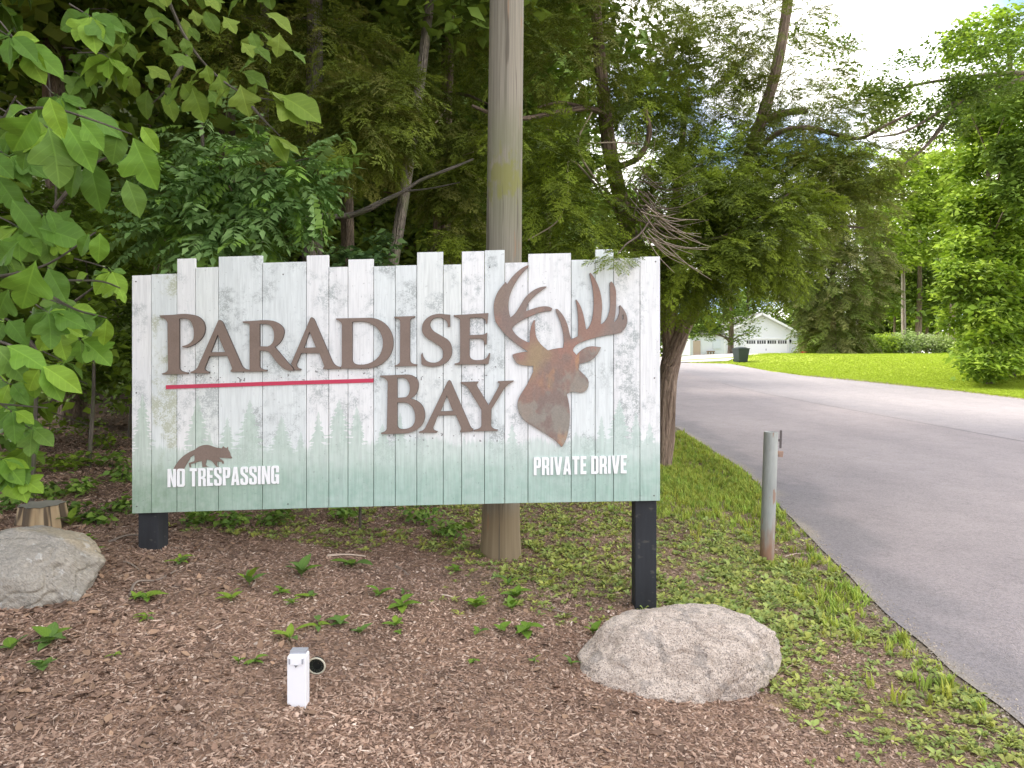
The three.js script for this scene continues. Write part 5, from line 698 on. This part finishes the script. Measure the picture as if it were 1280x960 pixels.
{
  const at = V(-3.1, 0, -3.6); at.y = H(-3.1, 3.6); const t = thing('sassafras', 'sassafras with large mitten-shaped leaves close by at the left edge', 'shrub', at), r = rng(71);
  const twigs = [[[-140, 560, 3.4], [-60, 380, 3.2], [-20, 200, 3], [20, 120, 2.9]], [[-80, 260, 3.1], [0, 150, 2.8], [60, 135, 2.7], [110, 148, 2.7], [165, 168, 2.8]], [[-60, 350, 3.2], [0, 345, 3], [60, 330, 2.9], [120, 290, 2.9]], [[-80, 460, 3.2], [-10, 425, 2.8], [40, 448, 2.7], [50, 462, 2.7]], [[0, 345, 3], [70, 350, 3.1], [128, 352, 3.3], [150, 360, 3.4]], [[20, 340, 3.1], [90, 385, 3.3], [133, 397, 3.5]], [[-80, 500, 3.4], [0, 505, 3.4], [60, 510, 3.5]]];
  twigs.forEach((p, i) => limb(t, 'branch', px3(p), i ? 0.008 : 0.028, 0.003, bark2, 6, 0.05));
  const leaf = (x, y, X, Y, D, kind, m, dd = 0, roll = 0.35) => {
    const a = P(x, y, D), b = P(X, Y, D + dd), d = b.clone().sub(a), L = d.length(); d.normalize(); if (!notSign(b)) return; const view = V(0, EYE, 0).sub(a).normalize(), n = view.multiplyScalar(0.75).add(V((r() - 0.5) * roll * 2, 0.55 + (r() - 0.5) * roll, (r() - 0.5) * roll)); const z = V().crossVectors(d, n).normalize(), y2 = V().crossVectors(z, d);
    const g = LOBED[kind + 3 * Math.floor(r() * 4)], o = part('leaf', g, sassMats[m], t); o.matrixAutoUpdate = true; o.quaternion.setFromRotationMatrix(new THREE.Matrix4().makeBasis(d, y2, z)); o.position.copy(a).sub(at); const wd = 0.95 + 0.2 * r(); o.scale.set(L, L, L * wd);
  };
  for (const a of [[46, 138, 13, 190, 2.7, 1, 0], [62, 122, 76, 168, 2.65, 0, 2], [60, 158, 82, 228, 2.75, 2, 3], [80, 152, 120, 204, 2.8, 0, 0], [100, 150, 130, 182, 2.75, 1, 0], [166, 172, 190, 232, 2.75, 1, 0], [177, 158, 197, 186, 2.8, 0, 2], [34, 134, -6, 148, 2.7, 0, 0], [100, 200, 80, 245, 2.95, 0, 1], [112, 200, 126, 262, 3, 0, 1], [158, 225, 177, 267, 2.9, 0, 3], [150, 160, 138, 205, 2.95, 0, 3], [95, 138, 150, 158, 2.9, 0, 1], [40, 170, 20, 210, 3, 2, 1], [128, 165, 112, 195, 2.95, 0, 3], [120, 290, 172, 336, 2.8, 0, 0], [125, 291, 124, 328, 2.75, 0, 0], [112, 292, 96, 320, 2.8, 0, 1], [60, 262, 78, 292, 3, 0, 1], [48, 285, 110, 300, 3, 0, 1], [45, 325, 26, 388, 2.9, 2, 0], [60, 335, 82, 375, 3, 0, 1], [8, 432, 58, 456, 2.6, 1, 0], [-10, 430, 36, 474, 2.6, 1, 3], [50, 460, 28, 490, 2.6, 0, 2], [46, 462, 38, 500, 2.65, 0, 0], [54, 458, 100, 484, 2.6, 0, 2], [52, 461, 80, 497, 2.6, 0, 0], [148, 358, 186, 384, 3.4, 0, 2, 0.5], [147, 358, 124, 370, 3.4, 0, 2], [148, 360, 158, 378, 3.4, 1, 2], [133, 397, 102, 418, 3.5, 0, 0], [133, 398, 132, 432, 3.5, 1, 2], [136, 398, 175, 428, 3.5, 0, 0, 0.4], [128, 395, 118, 405, 3.5, 0, 1], [150, 345, 175, 352, 3.4, 0, 0], [110, 342, 90, 350, 3.2, 0, 2], [25, 300, -10, 330, 3, 2, 1], [15, 250, 50, 290, 3.1, 0, 1], [12, 360, -10, 400, 3, 2, 1], [80, 385, 105, 412, 3.4, 0, 1], [40, 395, 66, 418, 3.4, 1, 1], [10, 400, 36, 430, 3.3, 0, 1], [-5, 220, 25, 260, 3.1, 1, 1], [-20, 190, 15, 215, 3, 0, 1]]) leaf(...a);
  for (let i = 0; i < 34; i++) {                                   // whorls of drooping leaves at the twig ends
    const low = i % 5 > 2, cx = -20 + (low ? 70 : 165) * r(), cy = low ? 470 + 130 * r() : 20 + 420 * r(), D = low ? 3.7 + 0.9 * r() : 3.0 + 0.9 * r(); if (!low && cx > 80 && cy > 195 && cy < 270) continue;
    const n = 5 + Math.floor(r() * 3), ph = r() * 6.28, m0 = [0, 1, 1, 3][Math.floor(r() * 4)]; limb(t, 'branch', px3([[cx - 26 - 20 * r(), cy - 14 - 22 * r(), D + 0.15], [cx - 10, cy - 6, D + 0.05], [cx, cy, D]]), 0.005, 0.002, bark2, 5, 0);
    for (let k = 0; k < n; k++) { const th = ph + k * 6.28 / n + (r() - 0.5) * 0.5, L = (34 + 16 * r()) * 3 / D, sag = 0.35 * L; leaf(cx + 3 * Math.cos(th), cy, cx + Math.cos(th) * L, cy + Math.sin(th) * L * 0.55 + sag, D, [0, 0, 0, 1, 2][Math.floor(r() * 5)], r() < 0.25 ? 2 : m0, -Math.sin(th) * 0.06, 0.5); }
  }
}
{ // a second sassafras further back fills the left edge with broad leaves
  const r = rng(72), D0 = 5.2, at = V((40 - 640) / F * D0, 0, -D0); at.y = H(at.x, D0);
  const t = thing('sassafras', 'second sassafras behind the near one, its leaves filling the left edge', 'shrub', at), L = [[], [], [], [], []];
  for (const p of [[at, P(50, 420, 5.2), P(70, 250, 5.1), P(60, 80, 5)], [P(50, 420, 5.2), P(90, 380, 5), P(130, 350, 4.9)], [P(60, 330, 5.15), P(20, 260, 5), P(-20, 210, 4.9)], [P(68, 260, 5.1), P(110, 210, 5), P(150, 190, 4.9)], [P(48, 440, 5.2), P(10, 400, 5), P(-30, 390, 4.9)]]) limb(t, 'branch', p, 0.016, 0.005, bark2, 6, 0.05);
  for (let i = 0; i < 84; i++) {
    const low = r() < 0.4, x = -80 + 240 * r(), y = low ? 450 + 160 * r() : -60 + 500 * r(), D = low ? 4.9 + 1.3 * r() : 4.2 + 1.4 * r(); if (fbm3(x * 0.012, y * 0.012, 3.3, 2) < -0.02) continue; if (x > 150 && y > 315) continue; if (x > 85 && y > 400 && r() < 0.8) continue;
    const c = P(x, y, D), n = 5 + Math.floor(r() * 3), ph = r() * 6.28, q = [[0.15, 0.26, 0.035], [0.21, 0.34, 0.04], [0.12, 0.21, 0.035], [0.16, 0.27, 0.05]][Math.floor(r() * 4)]; if (!notSign(c)) continue; limb(t, 'branch', [c.clone().add(V(-0.18 - 0.1 * r(), 0.08, -0.1)), c.clone().add(V(-0.05, 0.03, 0)), c], 0.005, 0.002, bark2, 5, 0);
    for (let j = 0; j < n; j++) { const s = (30 + 18 * r()) * 4.4 / F, k = 0.8 + 0.4 * r(); EU.set((r() - 0.5) * 0.7, ph + j * 6.28 / n + (r() - 0.5) * 0.5, -0.45 - 0.6 * r(), 'YXZ'); QX.setFromEuler(EU); if (!notSign(c.clone().add(V(s, 0, 0).applyQuaternion(QX)))) continue; L[j % 5].push({ m: new THREE.Matrix4().compose(c, QX, V(s, s, s)), c: lin(q[0] * k, q[1] * k, q[2] * k) }); }
  }
  const lm = leafMat(0xffffff, { map: veinTex, transmission: 0.34, roughness: 0.5 }); L.forEach((l, i) => crown(t, [LOBED[i]], lm, l));
}
{ // light yellow-green bough hanging in from the top
  const at = P(250, -60, 4.6), t = thing('maple_bough', 'bough of bright yellow-green leaves hanging in at the top left', 'branch', at), r = rng(73);
  for (const p of [[[180, -80, 4.8], [240, 60, 4.7], [300, 115, 4.6], [360, 128, 4.5]], [[240, 60, 4.7], [210, 110, 4.6], [190, 130, 4.6]], [[300, 115, 4.6], [330, 150, 4.5], [350, 170, 4.5]]]) limb(t, 'branch', px3(p), 0.014, 0.003, bark2, 6, 0.05);
  const mats = [[0.26, 0.38, 0.05], [0.32, 0.43, 0.07], [0.20, 0.32, 0.05]].map((c) => leafMat(lin(...c), { map: veinTex, transmission: 0.45 }));
  const leaf = (x, y, X, Y, D, kind, m) => { const a = P(x, y, D), b = P(X, Y, D), d = b.clone().sub(a), L = d.length(); d.normalize(); const n = V((r() - 0.5), 0.9, 0.6 + (r() - 0.5)), z = V().crossVectors(d, n).normalize(), o = part('leaf', LOBED[kind + 3 * Math.floor(r() * 4)], mats[m], t); o.quaternion.setFromRotationMatrix(new THREE.Matrix4().makeBasis(d, V().crossVectors(z, d), z)); o.position.copy(a).sub(at); o.scale.set(L, L, L * 1.25); };
  for (const a of [[340, 122, 385, 152, 4.5, 1, 1], [352, 120, 402, 146, 4.5, 0, 0], [330, 112, 365, 130, 4.5, 2, 1], [300, 105, 310, 142, 4.5, 2, 1], [290, 108, 262, 128, 4.5, 1, 1], [320, 150, 314, 170, 4.6, 0, 2], [338, 168, 362, 196, 4.5, 0, 0], [345, 172, 378, 190, 4.5, 1, 1], [240, 110, 255, 148, 4.6, 1, 0], [205, 118, 222, 146, 4.6, 0, 0], [185, 112, 175, 145, 4.6, 0, 2], [260, 112, 278, 130, 4.6, 1, 2], [430, 172, 448, 180, 5.4, 0, 2], [440, 180, 445, 192, 5.4, 0, 1]]) leaf(...a);
  for (let i = 0; i < 70; i++) { const x = 150 + 230 * r(), y = -60 + 175 * r(), th = 0.3 + 2.5 * r(), L = 26 + 16 * r(); leaf(x, y, x + Math.cos(th) * L, y + Math.sin(th) * L * 0.7, 4.4 + 0.7 * r(), Math.floor(r() * 3), Math.floor(r() * 3)); }
}
{ // low seedlings and small bushes at the foot of the wood
  const r = rng(81);
  const ORD = ['first', 'second', 'third', 'fourth', 'fifth', 'sixth', 'seventh', 'eighth', 'ninth', 'tenth', 'eleventh', 'twelfth', 'thirteenth', 'fourteenth', 'fifteenth', 'sixteenth', 'seventeenth', 'eighteenth', 'nineteenth', 'twentieth', 'twenty-first', 'twenty-second'], bushLabel = (px) => { const left = px < 166, same = BUSHES.map((q) => q[0]).filter((x) => (x < 166) === left).sort((a, b) => a - b); return ORD[same.indexOf(px)] + ' leafy bush from the left ' + (left ? 'on the wood floor beside the sign' : 'seen under the sign'); };
  const BUSHES = [[10, 520, 46, 6, 0], [46, 503, 42, 6.5, 0], [82, 522, 36, 6.3, 0], [131, 562, 30, 6, 0], [31, 556, 42, 5.6, 0], [151, 602, 20, 5.2, 1], [101, 617, 24, 5, 1], [61, 622, 22, 5, 1], [20, 590, 40, 5.2, 0], [70, 590, 34, 5.6, 0], [95, 585, 30, 5.8, 0], [140, 585, 26, 5.2, 1], [15, 640, 40, 4.4, 1], [90, 650, 26, 4.6, 1], [120, 655, 24, 4.7, 1], [150, 640, 18, 5, 1], [145, 520, 26, 7, 0], [110, 545, 34, 6.6, 0], [60, 550, 40, 6, 0], [250, 655, 26, 6, 1], [290, 660, 24, 6, 1], [340, 655, 26, 6.2, 1], [430, 650, 28, 6.4, 1], [530, 655, 34, 6, 1], [560, 670, 24, 5.7, 1], [-30, 600, 40, 4.6, 0]];
  for (const [px, py, w, D, m] of BUSHES) {
    const at = G(px, py, 3.5), Dd = -at.z, s = Dd / F, t = thing('low_bush', bushLabel(px), 'bush', at, 'small bushes on the floor of the wood behind the sign'), L = []; blob(L, r, V(at.x, at.y + w * s * 0.4, at.z), w * s * 0.55, w * s * 0.3, w * s * 0.5, 12, 0.34, m ? [[0.17, 0.29, 0.06], [0.23, 0.35, 0.06]] : MID, { keep: notSign }); crown(t, BIGLEAF, foliage, L);
    limb(t, 'stem', [at.clone(), V(at.x + 0.02, at.y + w * s * 0.5, at.z)], 0.006, 0.003, bark2, 5);
  }
}
// ---------------------------------------------------------------- across the road
const SKYGAP = (p) => true;
function pxTree(name, label, group, px, D, topPy, r0, bark, seed, blobs, geos, cols, size, o = {}) {   // blobs in photograph pixels [px, py, rx, ry, depth, n]
  const r = rng(seed), X = (px - 640) / F * D, at = V(X, H(X, D) - 0.1, -D), t = thing(name, label, o.cat ?? 'tree', at, group), tp = P(px + (o.lean ?? 0), topPy, D);
  if (r0) limb(t, 'trunk', [at, at.clone().lerp(tp, 0.5).add(V((r() - 0.5) * 0.3, 0, 0)), tp], r0, r0 * 0.4, bark, 10, 0.12);
  const L = []; for (const [bx, by, rx, ry, BD, n, cc] of blobs) { const c = P(bx, by, BD), k = BD / F; blob(L, r, c, rx * k, ry * k, Math.max(rx, ry) * k * (o.deep ?? 0.8), n, size, cc ?? cols, { gap: o.gap ?? 0.6, cut: o.cut ?? -0.12, out: o.out, droop: o.droop }); if (r0 && !o.noLimbs) { const j = at.clone().lerp(tp, clamp((c.y - at.y) / (tp.y - at.y) - 0.12, 0.15, 0.92)); limb(t, 'limb', [j, j.clone().lerp(c, 0.55).add(V(0, 0.1, 0)), c], r0 * 0.3, r0 * 0.08, bark, 5); } }
  crown(t, geos, o.mat ?? foliage, L); return t;
}
pxTree('maple', 'large spreading maple with low sunlit boughs at the right edge of the lawn', null, 1262, 30, 60, 0.24, bark1, 601, [[1255, 425, 50, 34, 29, 230], [1225, 440, 34, 22, 29, 130], [1290, 430, 50, 36, 29, 230], [1215, 395, 38, 22, 28, 150], [1192, 340, 20, 16, 27.5, 60], [1186, 365, 20, 10, 28, 45], [1225, 350, 44, 24, 27.5, 180], [1270, 370, 46, 34, 28, 220], [1222, 305, 40, 22, 28, 150], [1262, 310, 40, 30, 28, 170], [1208, 262, 30, 20, 28.5, 100], [1250, 255, 42, 32, 28, 190], [1300, 290, 50, 60, 28, 260], [1270, 205, 46, 32, 28.5, 190], [1222, 215, 26, 18, 29, 80], [1290, 150, 60, 40, 29, 220], [1240, 150, 34, 24, 29, 110], [1300, 60, 90, 70, 29, 330], [1230, 60, 50, 40, 29, 140], [1340, 350, 60, 100, 29, 360], [1240, 452, 44, 22, 27.3, 170], [1270, 120, 60, 30, 27.5, 200], [1225, 170, 30, 28, 28.5, 130], [1280, 180, 50, 40, 27.5, 200], [1235, 395, 30, 24, 27, 110], [1238, 345, 22, 18, 27, 70]], LEAFY, [[0.27, 0.39, 0.03], [0.20, 0.31, 0.028], [0.34, 0.46, 0.04]], 0.95, { gap: 0.8, cut: -0.06, mat: airy });
pxTree('dark_trunked_tree', 'tree with a straight dark trunk standing out against the bright leaves at the right', null, 1238, 28.2, 100, 0.16, bark1, 602, [[1260, 190, 20, 22, 26, 50, OAK], [1268, 240, 22, 18, 26, 45, OAK], [1262, 130, 30, 18, 26, 70, OAK], [1300, 200, 36, 80, 26, 160, OAK], [1205, 128, 26, 12, 26, 40, OAK]], LEAFY, OAK, 0.9, { noLimbs: false });
{ // dark oak-like bough reaching in at the top right
  const r = rng(603), at = P(1400, 40, 13), t = thing('overhanging_bough', 'dark leafy bough reaching in from the top right corner against the sky', 'branch', at), L = [];
  for (const p of [[[1400, 40, 13], [1300, 90, 12.5], [1200, 125, 12], [1130, 165, 11.6], [1092, 172, 11.4]], [[1300, 90, 12.5], [1220, 95, 12.2], [1150, 105, 12], [1095, 118, 11.8]], [[1200, 125, 12], [1160, 180, 11.8], [1130, 205, 11.6]]]) limb(t, 'branch', px3(p), 0.05, 0.012, bark1, 7);
  for (const [x, y, rx, ry, n] of [[1110, 145, 30, 20, 60], [1130, 120, 46, 14, 90], [1180, 115, 44, 16, 100], [1170, 155, 36, 22, 90], [1230, 110, 50, 20, 110], [1080, 100, 40, 24, 60], [1020, 60, 50, 30, 60], [1150, 175, 26, 16, 22], [1260, 60, 90, 40, 130], [1150, 70, 40, 20, 30], [1210, 165, 24, 16, 18], [1080, 125, 16, 10, 10]]) blob(L, r, P(x, y, 12), rx * 12 / F, ry * 12 / F, 0.5, n, 0.55, OAK, { gap: 1.8, cut: -0.07 });
  crown(t, SMALL, foliage, L);
}
pxTree('brownish_cedar', 'tall drooping brownish-green cedar at the far edge of the lawn', null, 1042, 55, 190, 0.22, cedarBark, 611, [[1046, 425, 38, 20, 54, 150], [1046, 395, 42, 22, 54, 190], [1060, 365, 48, 22, 54, 180], [1020, 360, 42, 24, 54, 160], [1045, 330, 54, 24, 54, 210], [1030, 295, 46, 26, 54, 190], [1060, 290, 40, 26, 54, 160], [1045, 255, 38, 28, 54, 160], [1040, 220, 28, 26, 55, 90], [990, 340, 30, 30, 55, 90], [985, 300, 30, 30, 55, 90], [1085, 330, 22, 40, 55, 90]], SPRAYS, BROWNISH, 1.5, { out: true, droop: -0.5, mat: needle, cut: -0.14, gap: 0.5 });
pxTree('bright_tree', 'tall bright green tree behind the lawn, below the gap of sky', null, 1130, 64, 190, 0.22, bark3, 612, [[1130, 215, 38, 24, 62, 110], [1110, 250, 44, 26, 62, 150], [1155, 245, 44, 28, 62, 150], [1135, 280, 54, 26, 62, 170], [1175, 220, 36, 26, 63, 110], [1180, 285, 36, 28, 62, 110], [1125, 315, 44, 22, 63, 110], [1100, 290, 26, 20, 63, 60], [1195, 250, 30, 40, 63, 160], [1170, 200, 44, 26, 63.5, 150], [1150, 225, 44, 30, 63, 160], [1165, 310, 40, 22, 63, 110], [1195, 190, 30, 24, 63, 90]], LEAFY, BRIGHT, 1.6, { cut: -0.1, gap: 0.35, mat: airy });
pxTree('pale_tree', 'pale sunlit tree farthest back under the patch of sky', null, 1072, 85, 185, 0.2, bark3, 613, [[1070, 200, 30, 18, 84, 70], [1050, 225, 34, 20, 84, 90], [1085, 235, 34, 20, 84, 90], [1070, 265, 44, 22, 84, 100], [1100, 205, 16, 14, 84, 30]], LEAFY, BRIGHT, 1.8, { cut: -0.1, gap: 0.3, mat: airy });
pxTree('green_tree', 'dark green tree close behind the right side of the garage', null, 1008, 88, 250, 0.2, bark1, 614, [[1010, 400, 30, 26, 86, 90], [1015, 430, 24, 14, 80, 50], [985, 375, 34, 26, 90, 110], [1010, 350, 36, 30, 90, 120], [970, 345, 40, 26, 92, 120], [1000, 305, 40, 34, 92, 130]], LEAFY, MID.concat(OAK), 1.7, { cut: -0.12, gap: 0.4 });
pxTree('green_tree', 'tall green tree rising behind the ridge of the garage', null, 935, 100, 165, 0.25, bark1, 615, [[935, 370, 44, 26, 98, 110], [900, 350, 44, 34, 98, 130], [950, 320, 50, 36, 98, 150], [900, 290, 50, 40, 98, 160], [960, 270, 50, 40, 98, 150], [920, 230, 50, 30, 99, 110], [860, 380, 40, 40, 98, 120], [850, 310, 40, 50, 98, 150], [870, 210, 44, 34, 98, 100], [910, 180, 40, 26, 98, 80], [830, 230, 40, 40, 98, 100], [790, 270, 40, 40, 98, 100], [800, 190, 30, 30, 98, 50], [960, 215, 40, 26, 98, 80]], LEAFY, MID.concat(OAK), 1.9, { cut: -0.1, gap: 0.35 });
pxTree('yard_tree', 'small dark tree with a black trunk standing in front of the garage', null, 913, 62, 350, 0.27, bark1, 616, [[915, 385, 20, 12, 61.5, 60], [930, 398, 18, 9, 61.5, 46], [898, 400, 20, 16, 61.5, 80], [880, 402, 16, 14, 61.5, 80], [866, 412, 12, 10, 61.5, 44], [893, 416, 14, 10, 61.5, 44], [905, 418, 14, 8, 61.5, 24], [938, 415, 14, 8, 61.2, 16], [890, 415, 14, 10, 61.5, 18], [912, 365, 26, 16, 61.5, 44], [928, 424, 18, 6, 61.2, 14]], SMALL, OAK, 1.9, { cut: -0.02, gap: 0.9 });
for (const [px, D, w, b, lab] of [[1130, 63, 0.08, bark1, 'pale slightly crooked trunk at the edge of the far wood'], [1147, 66, 0.34, bark1, 'thickest dark trunk at the edge of the far wood'], [1158, 70, 0.16, bark1, 'thin dark trunk right of the thickest one in the far wood'], [1188, 60, 0.30, bark1, 'dark trunk behind the left boughs of the maple'], [1118, 72, 0.14, bark1, 'thin dark trunk left of the pale crooked one in the far wood'], [1173, 72, 0.18, bark1, 'thin trunk between the thickest one and the maple']]) pxTree('far_tree', lab, null, px, D, 300, w, b, 620 + px, [[px, 345, 26, 14, D + 4, 40], [px - 8, 365, 22, 12, D + 4, 30]], LEAFY, OAK.concat(MID), 1.6, { lean: -3 + px % 7, noLimbs: true });
{
  const r = rng(631), t = thing('distant_wood', 'dense wood closing the view behind the garage and the lawn', 'wood'); t.userData.kind = 'stuff'; const L = [];
  for (let i = 0; i < 330; i++) { const D = 82 + 40 * r(), px = 560 + 1000 * r(), X = (px - 640) / F * D, gap = px > 935 && px < 1120, top = gap ? 6 + 5 * r() : 24, y = H(X, D) + 0.5 + top * r(); if (px < 1020 && px > 780 && D < 98) continue; blob(L, r, V(X, y, -D), 3.2, 2.0, 2.2, 34, 3.0, r() < 0.5 ? MID : OAK, {}); }
  for (let i = 0; i < 80; i++) { const D = 66 + 8 * r(), px = 1085 + 330 * r(), X = (px - 640) / F * D, y = H(X, D) + 4 + 9 * r(); blob(L, r, V(X, y, -D), 2.2, 1.2, 1.5, 24, 2.0, OAK, {}); }
  crown(t, LEAFY, matte, L, 'leaf_mass');
}
{ // rank growth along the back of the lawn
  const r = rng(641);
  for (const [px, w, h, cols, lab] of [[1085, 30, 18, MID, 'dark green bush at the left end of the growth behind the lawn'], [1108, 26, 20, BRIGHT, 'round light green bush behind the lawn'], [1130, 26, 24, [[0.40, 0.50, 0.20], [0.32, 0.42, 0.14]], 'pale tall weeds behind the lawn left of centre'], [1152, 28, 22, [[0.36, 0.46, 0.14], [0.46, 0.52, 0.28]], 'pale flowering bush in the middle of the growth behind the lawn'], [1176, 28, 20, [[0.44, 0.52, 0.20], [0.36, 0.46, 0.14]], 'feathery pale weeds behind the lawn near the maple'], [1200, 28, 24, BRIGHT, 'light green bush close to the boughs of the maple'], [1060, 34, 14, OAK, 'low dark bush under the brownish cedar'], [1018, 28, 26, MID, 'leafy bush right of the red tub']]) pxTree('bush', lab, null, px, 60, 430, 0, bark2, 650 + px, [[px, 440 - h * 0.5, w * 0.62, h * 0.65, 60, 90], [px - w * 0.3, 440 - h * 0.3, w * 0.4, h * 0.36, 59.6, 45], [px + w * 0.3, 440 - h * 0.32, w * 0.4, h * 0.38, 59.6, 45]], SMALL, cols, 1.7, { mat: airy, cat: 'bush', gap: 0.7, cut: -0.12 });
}
renderer.render(scene, camera);
